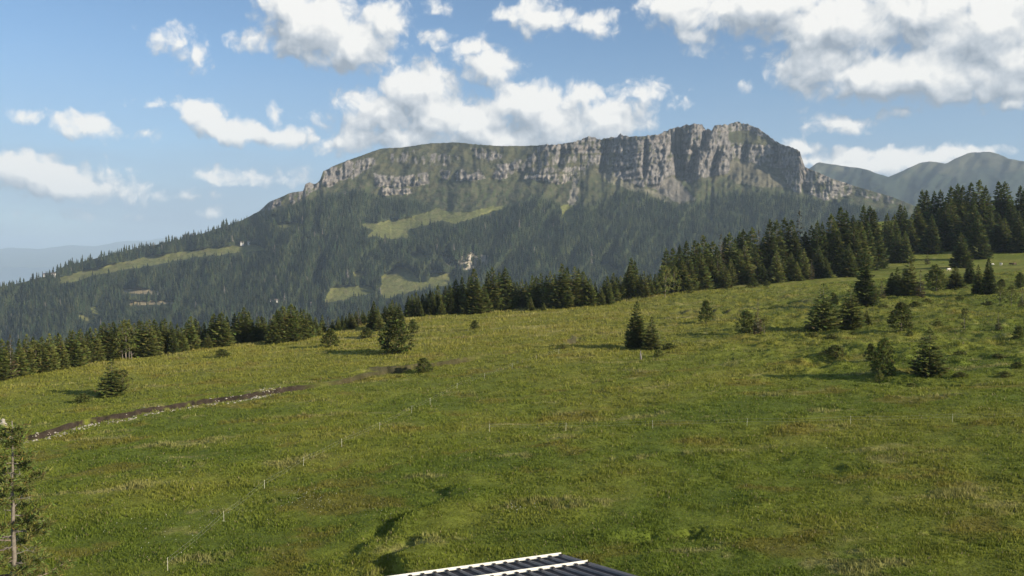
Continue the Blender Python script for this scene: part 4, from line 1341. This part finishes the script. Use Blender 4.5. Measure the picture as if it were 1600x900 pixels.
# ------------------------------------------------------------------ low shrubs of the heath
SHRUBS = [(130, 629, 13, 22), (1306, 562, 18, 26), (1374, 593, 16, 12), (1046, 545, 8, 20), (1029, 558, 11, 14), (1335, 524, 6, 11), (1268, 528, 7, 18), (1300, 529, 6, 16), (1466, 510, 8, 12), (1262, 516, 7, 12),
          (1290, 556, 7, 18), (1390, 568, 7, 14), (1500, 556, 6, 16), (1560, 560, 6, 16), (1570, 590, 9, 16), (1500, 590, 7, 18), (1425, 604, 7, 14), (1450, 474, 8, 14), (1500, 470, 8, 12), (1430, 480, 8, 16), (1545, 478, 8, 18),
          (1422, 528, 8, 10), (1590, 575, 8, 18), (1380, 482, 7, 14), (880, 545, 7, 13)]
SHRUBS.sort()
for k, (px, b, h, w) in enumerate(SHRUBS):
    p = at_ground(px, b)
    H = h / F * p[1]
    lab = {130: 'low yellow green shrub in front of the ragged spruce above the earth bank', 1306: 'large dark rounded shrub on the heath left of the lopsided pine', 1374: 'bright light green shrub at the foot of the dark lopsided pine',
           880: 'dark scraggy shrub on the little soil bank in the centre of the meadow'}.get(px, 'low heather shrub, %s from the left among the small shrubs on the heath' % (ORD + ['thirty-first', 'thirty-second', 'thirty-third', 'thirty-fourth', 'thirty-fifth', 'thirty-sixth', 'thirty-seventh', 'thirty-eighth', 'thirty-ninth', 'fortieth'])[max(k - 2, 0)])
    W = w / F * p[1]
    put_tree('heath_shrub', 'low', p, H, lab, 'low shrubs on the heath', sx=W / H, cat='shrub')

# ------------------------------------------------------------------ big ragged tree at the left border
def build_left_tree():
    Y = 61.0
    X = (12 - 800) / F * Y
    z = ground_z(X, Y)[0]
    H = pix(14, 655, Y)[2] - z
    root = add('ragged_tree', None, label='tall sparse conifer with a bare pale trunk at the left border', cat='tree', loc=(X, Y, z))
    r = random.Random(5)
    m = MB()
    pts = [(r.uniform(-.05, .05) + .12 * (i / 12), r.uniform(-.05, .05), -.4 + (H + .3) * i / 12) for i in range(13)]
    m.tube(pts, [.21 * (1 - .9 * (i / 12)) + .012 for i in range(13)], 9)
    add('trunk', m.mesh('ragged_trunk', True), M_PALEBARK, root)
    T = Tri()
    def tuft(p, d, pal, n=9, L=.38):
        col = pick(pal, r)
        for _ in range(n):
            v = (d + Vector((r.gauss(0, .75), r.gauss(0, .75), r.gauss(.25, .6)))).normalized()
            s = v.cross(Vector((r.uniform(-1, 1), r.uniform(-1, 1), r.uniform(-1, 1)))).normalized() * r.uniform(.03, .055)
            q = p + Vector((r.gauss(0, .1), r.gauss(0, .1), r.gauss(0, .08)))
            T.add(q - s, q + s, q + v * L * r.uniform(.6, 1.2), [c * r.uniform(.75, 1.25) for c in col])
    for k in range(66):
        f = .17 + .8 * (k + r.uniform(-.4, .4)) / 66
        a = r.uniform(0, 6.283)
        L = (4.2 if f < .45 else 3.3) * (1 - f) ** .55 * r.uniform(.45, 1.1) + .15
        bare = r.random() < .15
        if bare:
            L = min(L * .5, 1.1)
        d = Vector((math.cos(a), math.sin(a), 0))
        b = MB()
        bp = []
        up = r.uniform(-.3, .12)
        for i in range(6):
            u = i / 5
            bp.append(Vector((.1 * f, 0, f * H)) + d * (L * u) + Vector((r.gauss(0, .07) * u, r.gauss(0, .07) * u, L * (up * u + .3 * u * u))))
        b.tube(bp, [.05 * (1 - .8 * i / 5) * (L / 2.5 + .3) for i in range(6)], 5)
        for _ in range(int(3 + L * 2)):
            u = r.uniform(.3, 1)
            i = min(int(u * 5), 4)
            o = bp[i].lerp(bp[i + 1], u * 5 - i)
            tw = (d * .5 + Vector((r.gauss(0, .7), r.gauss(0, .7), r.gauss(.1, .45)))).normalized()
            e = o + tw * r.uniform(.3, .85)
            b.tube([o, o.lerp(e, .5) + Vector((0, 0, r.uniform(-.06, .06))), e], [.016, .011, .005], 4, cap=False)
            if not bare:
                for q in range(5):
                    tuft(o.lerp(e, .2 + .2 * q), tw, 'mid' if r.random() < .5 else 'pale')
        if not bare:
            for i in range(3, 6):
                tuft(bp[i], d, 'mid')
        add('branch', b.mesh('branch', True), M_DEAD if bare or r.random() < .5 else M_BARK, root)
    add('crown', T.mesh('ragged_crown'), M_NEEDLE, root)
build_left_tree()

# ------------------------------------------------------------------ grey snag in the meadow centre
def build_snag():
    p = at_ground(1001, 563)
    m = MB()
    m.tube([(0, 0, -.2), (.03, 0, .5), (-.04, .03, 1.1), (.02, 0, 1.75)], [.24, .18, .13, .03], 8)
    b = MB()
    b.tube([(0, 0, .8), (.35, .1, 1.15), (.5, .1, 1.2)], [.07, .04, .015], 6)
    root = add('dead_stump', None, label='grey dead tree stump in the grass below the slim pointed spruce', cat='stump', loc=p)
    add('trunk', m.mesh('stump_trunk', True), M_DEAD, root)
    add('branch', b.mesh('stump_branch', True), M_DEAD, root)
build_snag()

# ------------------------------------------------------------------ pale trunks of the left woodland edge
for k, (px, b, t) in enumerate([(192, 562, 547), (197, 562, 544), (202, 562, 543), (205, 562, 549), (72, 580, 564), (76, 580, 562)]):
    p = at_ground(px, b)
    H = (b - t) / F * p[1]
    r = random.Random(90 + k)
    m = MB()
    m.tube([(0, 0, -.2), (.15 * r.uniform(-1, 1), 0, H * .4), (.3 * r.uniform(-1, 1), .1, H)], [.13, .1, .04], 6)
    b2 = MB()
    for q in range(3):
        zz = H * r.uniform(.4, .9)
        a = r.uniform(0, 6.28)
        b2.tube([(0, 0, zz), (math.cos(a) * .9, math.sin(a) * .9, zz + .7)], [.06, .015], 5)
    place = 'beside the pale larches at the left woodland edge' if k < 4 else 'in the far left woodland edge'
    lab = ['leaning white dead trunk, first of four ', 'short white dead trunk, second of four ', 'white dead trunk, third of four ', 'white dead trunk, last of four ', 'thin grey bare trunk, left of two ', 'thin grey bare trunk, right of two '][k] + place
    root = add('dead_tree', None, label=lab, cat='dead tree', group='bare trunks at the left woodland edge', loc=p)
    add('trunk', m.mesh('dead_trunk', True), M_PALEBARK, root)
    add('branch', b2.mesh('dead_branch', True), M_PALEBARK, root)

# ------------------------------------------------------------------ stones along the earth bank
def build_stones():
    r = random.Random(3)
    pts = [(0, 690), (30, 691), (75, 682), (105, 674), (150, 664), (200, 657), (250, 648), (300, 638), (350, 630), (400, 623), (438, 616)]
    V, Fc = [], []
    def stone(c, s):
        b = len(V)
        rot = Matrix.Rotation(r.uniform(0, 6.28), 3, 'Z')
        for x, y, z in ((1, 0, 0), (-1, 0, 0), (0, 1, 0), (0, -1, 0), (0, 0, 1), (0, 0, -1), (.7, .7, .5), (-.7, .6, .5), (.6, -.7, .5), (-.6, -.7, .6)):
            q = rot @ Vector((x * s * r.uniform(.7, 1.3), y * s * r.uniform(.6, 1.1), z * s * .7 * r.uniform(.7, 1.2)))
            V.append(tuple(Vector(c) + q))
        for t in ((4, 6, 7), (4, 7, 9), (4, 9, 8), (4, 8, 6), (0, 2, 6), (2, 7, 6), (2, 1, 7), (1, 9, 7), (1, 3, 9), (3, 8, 9), (3, 0, 8), (0, 6, 8), (5, 2, 0), (5, 1, 2), (5, 3, 1), (5, 0, 3)):
            Fc.append([b + i for i in t])
    for _ in range(950):
        u = r.uniform(0, len(pts) - 1.001)
        i = int(u)
        px = pts[i][0] + (pts[i + 1][0] - pts[i][0]) * (u - i)
        py = pts[i][1] + (pts[i + 1][1] - pts[i][1]) * (u - i) + r.gauss(.0, 1.5)
        if fbm(px / 14, 0, 2, 700) < -.25 and px < 330:
            continue
        p = hit(px, py)
        p[2] = ground_z(p[0], p[1])[0]
        stone(p, r.uniform(.06, .2) * r.choice((.7, 1, 1.35)))
    for _ in range(22):                      # heap by the ragged tree
        p = hit(r.gauss(4, 7), r.gauss(672, 3.5))
        p[2] = ground_z(p[0], p[1])[0] + r.uniform(0, .7)
        stone(p, r.uniform(.15, .45))
    add('bank_stones', make_mesh('bank_stones', V, np.array(Fc)), M_STONE, kind='stuff', label='pale stones strewn along the foot of the earth bank')
build_stones()

# ------------------------------------------------------------------ electric fence
POST_ROWS = [
    ('thin electric fence climbing the meadow from lower left to the centre', [(262, 892), (350, 818), (413, 766), (474, 729), (534, 699), (593, 672), (643, 646), (672, 633), (714, 608), (757, 592), (800, 576), (838, 563), (873, 553)]),
    ('thin electric fence crossing the right half of the meadow', [(765, 675), (884, 674), (1020, 671), (1167, 668), (1329, 664), (1488, 661), (1640, 658)]),
]
post = MB()
post.tube([(0, 0, -.2), (0, 0, 1.05)], [.02, .016], 6)
post.box((.028, 0, .98), (.035, .025, .025))
post.box((.028, 0, .66), (.035, .025, .025))
POST = post.mesh('fence_post')
for label, pts in POST_ROWS:
    P = [at_ground(*q) for q in pts]
    root = add('electric_fence', None, label=label, cat='fence', loc=P[0], group='electric fences on the meadow')
    for p in P:
        o = add('post', POST, M_POST, root, loc=Vector(p) - Vector(P[0]))
        o.rotation_euler = (random.uniform(-.05, .05), random.uniform(-.05, .05), random.uniform(0, 6))
    for hgt in (.98, .66):
        w = MB()
        for a, b in zip(P[:-1], P[1:]):
            a, b = Vector(a) - Vector(P[0]) + Vector((0, 0, hgt)), Vector(b) - Vector(P[0]) + Vector((0, 0, hgt))
            w.tube([a, a.lerp(b, .5) - Vector((0, 0, .12)), b], [.0035] * 3, 4, cap=False)
        add('wire', w.mesh('fence_wire'), M_WIRE, root)

# ------------------------------------------------------------------ metal roofed building below the viewpoint
def build_roof():
    A = Vector(pix(875, 868, 34.0))
    eave = Vector((-5.18, -2.1, 0)).normalized()          # along the eave, to the left
    up = Vector((.376, -.927, .185))
    upn = Vector((.376, -.927, .185)).normalized()
    nrm = eave.cross(upn).normalized()
    if nrm.z < 0: nrm = -nrm
    root = add('metal_roofed_building', None, label='building below with dark ribbed metal roof and two white snow guards', cat='building', loc=A)
    rot = Matrix((eave, upn, nrm)).transposed()
    Lx, Ly = 11.0, 12.0
    def P(x, y, z): return eave * x + upn * y + nrm * z
    def slab(m, x0, x1, y0, y1, z0, z1):
        m.box(P((x0 + x1) / 2, (y0 + y1) / 2, (z0 + z1) / 2), (x1 - x0, y1 - y0, z1 - z0), rot)
    m = MB()
    slab(m, -.02, Lx, -.12, Ly, -.12, -.02)
    add('roof', m.mesh('roof'), M_ROOF, root)
    m = MB()
    slab(m, 0, .44, 0, Ly, -.02, 0.0)
    m2 = MB()
    x0 = .46
    for k in range(24):
        q = MB()
        sec = [(-.06, 0), (-.03, .06), (.03, .06), (.06, 0)]
        a = [P(x0 * k + .04 + s, -.1, z - .021) for s, z in sec]
        b = [P(x0 * k + .04 + s, Ly, z - .021) for s, z in sec]
        for i in range(3):
            q.poly([a[i], a[i + 1], b[i + 1], b[i]])
        q.poly([a[3], a[2], a[1], a[0]])
        add('roof_rib', q.mesh('roof_rib'), M_SEAM, root)
    for y in (.12, 2.4):
        m = MB()
        slab(m, .0, Lx, y - .012, y + .012, .05, .135)
        slab(m, .0, Lx, y + .012, y + .085, .042, .06)
        g = add('snow_guard', m.mesh('snow_guard'), M_WHITE, root)
        for k in range(24):
            c = MB()
            slab(c, x0 * k + .0, x0 * k + .09, y - .03, y + .16, .055, .085)
            add('clamp', c.mesh('clamp'), M_ROOF, g)
    m = MB()
    slab(m, -.14, -.02, -.12, Ly, -.16, .03)
    add('verge_flashing', m.mesh('verge_flashing'), M_SEAM, root)
    m = MB()
    zg = ground_z(A.x, A.y)[0] - A.z - .5
    c0, c1, c2, c3 = P(.5, .5, -.13), P(Lx, .5, -.13), P(Lx, Ly, -.13), P(.5, Ly, -.13)
    for a, b in ((c0, c1), (c1, c2), (c2, c3), (c3, c0)):
        m.poly([a, b, Vector((b.x, b.y, zg)), Vector((a.x, a.y, zg))])
    add('wall', m.mesh('wall'), M_WALLWOOD, root)
build_roof()

# ------------------------------------------------------------------ chalets far across the valley
def chalet(px, py, w, d, h, rz, label, white=True, group='chalets on the far slopes'):
    p = on_mountain(px, py)[0]
    w, d, h = w * .8, d * .8, h * .8
    root = add('chalet', None, label=label, cat='house', loc=p, group=group)
    root.rotation_euler = (0, 0, rz)
    m = MB()
    m.box((0, 0, h / 2 - 4), (w, d, h + 8))
    for s in (-1, 1):
        m.poly([(s * w / 2, -d / 2, h), (s * w / 2, d / 2, h), (s * w / 2, 0, h + d * .28)])
    add('wall', m.mesh('chalet_wall'), M_PLASTER if white else M_WALLWOOD, root)
    m = MB()
    e = 1.0
    for s in (-1, 1):
        q = [(-w / 2 - e, s * (d / 2 + e), h - .5), (w / 2 + e, s * (d / 2 + e), h - .5), (w / 2 + e, 0, h + d * .28 + .3), (-w / 2 - e, 0, h + d * .28 + .3)]
        m.poly(q)
        m.poly([(x, y, z - .35) for x, y, z in q][::-1])
    add('roof', m.mesh('chalet_roof'), M_TILEROOF, root)
    for i in range(3):
        c = MB()
        c.box((-w / 2 + w * (i + .5) / 3, -d / 2 - .03, h * .55), (1.6, .12, 1.6))
        add('window', c.mesh('chalet_window'), M_GLASS, root)
chalet(72, 429, 16, 12, 8, .3, 'white chalet, left of the two at the left end of the sloping pasture')
chalet(83, 431, 17, 12, 7, .2, 'long white chalet, right of the two at the left end of the sloping pasture')
chalet(378, 381, 13, 10, 6, .3, 'small white chalet with dark roof, left of two atop the sloping pasture')
chalet(389, 380, 10, 8, 5, .1, 'tiny chalet, right of two at upper end of the sloping pasture')
chalet(424, 473, 14, 11, 7, .2, 'white chalet, left of the touching pair in the lower forest')
chalet(432, 472, 10, 10, 8, .2, 'white chalet, right of the touching pair in the lower forest')
chalet(487, 476, 9, 8, 7, .4, 'lone small white chalet in the lower forest by the dark gully')

# ------------------------------------------------------------------ cows
def cow_mesh(lying=False):
    m = MB()
    hz = .45 if lying else 1.05
    m.tube([(-1.05, 0, hz + .02), (-.85, 0, hz + .03), (-.3, 0, hz - .03), (.35, 0, hz), (.75, 0, hz + .08), (.95, 0, hz + .15)], [.22, .40, .43, .40, .34, .2], 10)
    m.tube([(.8, 0, hz + .12), (1.1, 0, hz + .25), (1.28, 0, hz + .3)], [.27, .2, .17], 8)
    return m
def cow_parts(root, mat, lying, grazing):
    hz = .45 if lying else 1.05
    add('body', cow_mesh(lying).mesh('cow_body', True), mat, root)
    h = MB()
    hx, hh = (1.35, .45) if grazing else (1.32, hz + .32)
    if grazing:
        h.tube([(1.2, 0, hz + .25), (1.38, 0, hz - .2), (1.5, 0, hz - .6), (1.55, 0, hz - .8)], [.16, .15, .14, .08], 8)
    else:
        h.tube([(1.22, 0, hz + .36), (1.45, 0, hz + .3), (1.7, 0, hz + .16), (1.78, 0, hz + .12)], [.15, .17, .11, .07], 8)
    for s in (-1, 1):
        h.tube([(1.28, s * .12, hz + (.2 if grazing else .42)), (1.26, s * .33, hz + (.2 if grazing else .4))], [.05, .02], 5)
    add('head', h.mesh('cow_head', True), mat, root)
    if not lying:
        for x in (-.8, .68):
            for s in (-1, 1):
                l = MB()
                l.tube([(x, s * .22, hz - .15), (x + (.06 if x < 0 else 0), s * .23, .52), (x - .02, s * .23, .3), (x, s * .23, 0)], [.16, .09, .06, .07], 7)
                add('leg', l.mesh('cow_leg', True), mat, root)
    t = MB()
    t.tube([(-1.05, 0, hz + .2), (-1.22, 0, hz + .05), (-1.22, 0, hz - .4)], [.04, .03, .05], 5)
    add('tail', t.mesh('cow_tail', True), mat, root)
for px, py, mat, rz, lying, grz, lab in [
    (1482, 423.5, M_COWWHITE, .2, False, True, 'white cow grazing beside the forest edge on the right slope'),
    (1550, 414, M_COWWHITE, 2.9, True, False, 'pale cow lying in the grass at the upper right'),
    (1564, 415, M_COWWHITE, 1.5, False, False, 'white cow seen end on at the upper right'),
    (1580, 415, M_COWBROWN, 1.9, False, True, 'brown cow, left of the two at the upper right'),
    (1585, 415, M_COWBROWN, .4, False, True, 'brown cow, right of the two at the upper right')]:
    p = at_ground(px, py)
    root = add('cow', None, label=lab, cat='cow', group='cows grazing on the right slope', loc=p)
    root.rotation_euler = (0, 0, rz)
    root.scale = (.8, .8, .8)
    cow_parts(root, mat, lying, grz)

# ------------------------------------------------------------------ haze
def build_haze():
    m = MB()
    top = float(MTN.V[..., 2].max()) + 320
    m.box((0, 1500, (top - 1150) / 2), (74000, 74000, top + 1150))
    me = m.mesh('haze')
    mat = bpy.data.materials.new('haze_air')
    mat.use_nodes = True
    t = mat.node_tree
    t.nodes.clear()
    out = N(t, 'ShaderNodeOutputMaterial')
    v = N(t, 'ShaderNodeVolumePrincipled')
    v.inputs['Color'].default_value = (.60, .77, .97, 1)
    v.inputs['Density'].default_value = 5.2e-5
    v.inputs['Anisotropy'].default_value = 0.0
    t.links.new(v.outputs[0], out.inputs['Volume'])
    add('haze', me, mat, kind='stuff', label='blue summer haze between the meadow and the mountains')
    print('haze top', top)
build_haze()
print('tris', sum(len(m.polygons) for m in bpy.data.meshes))
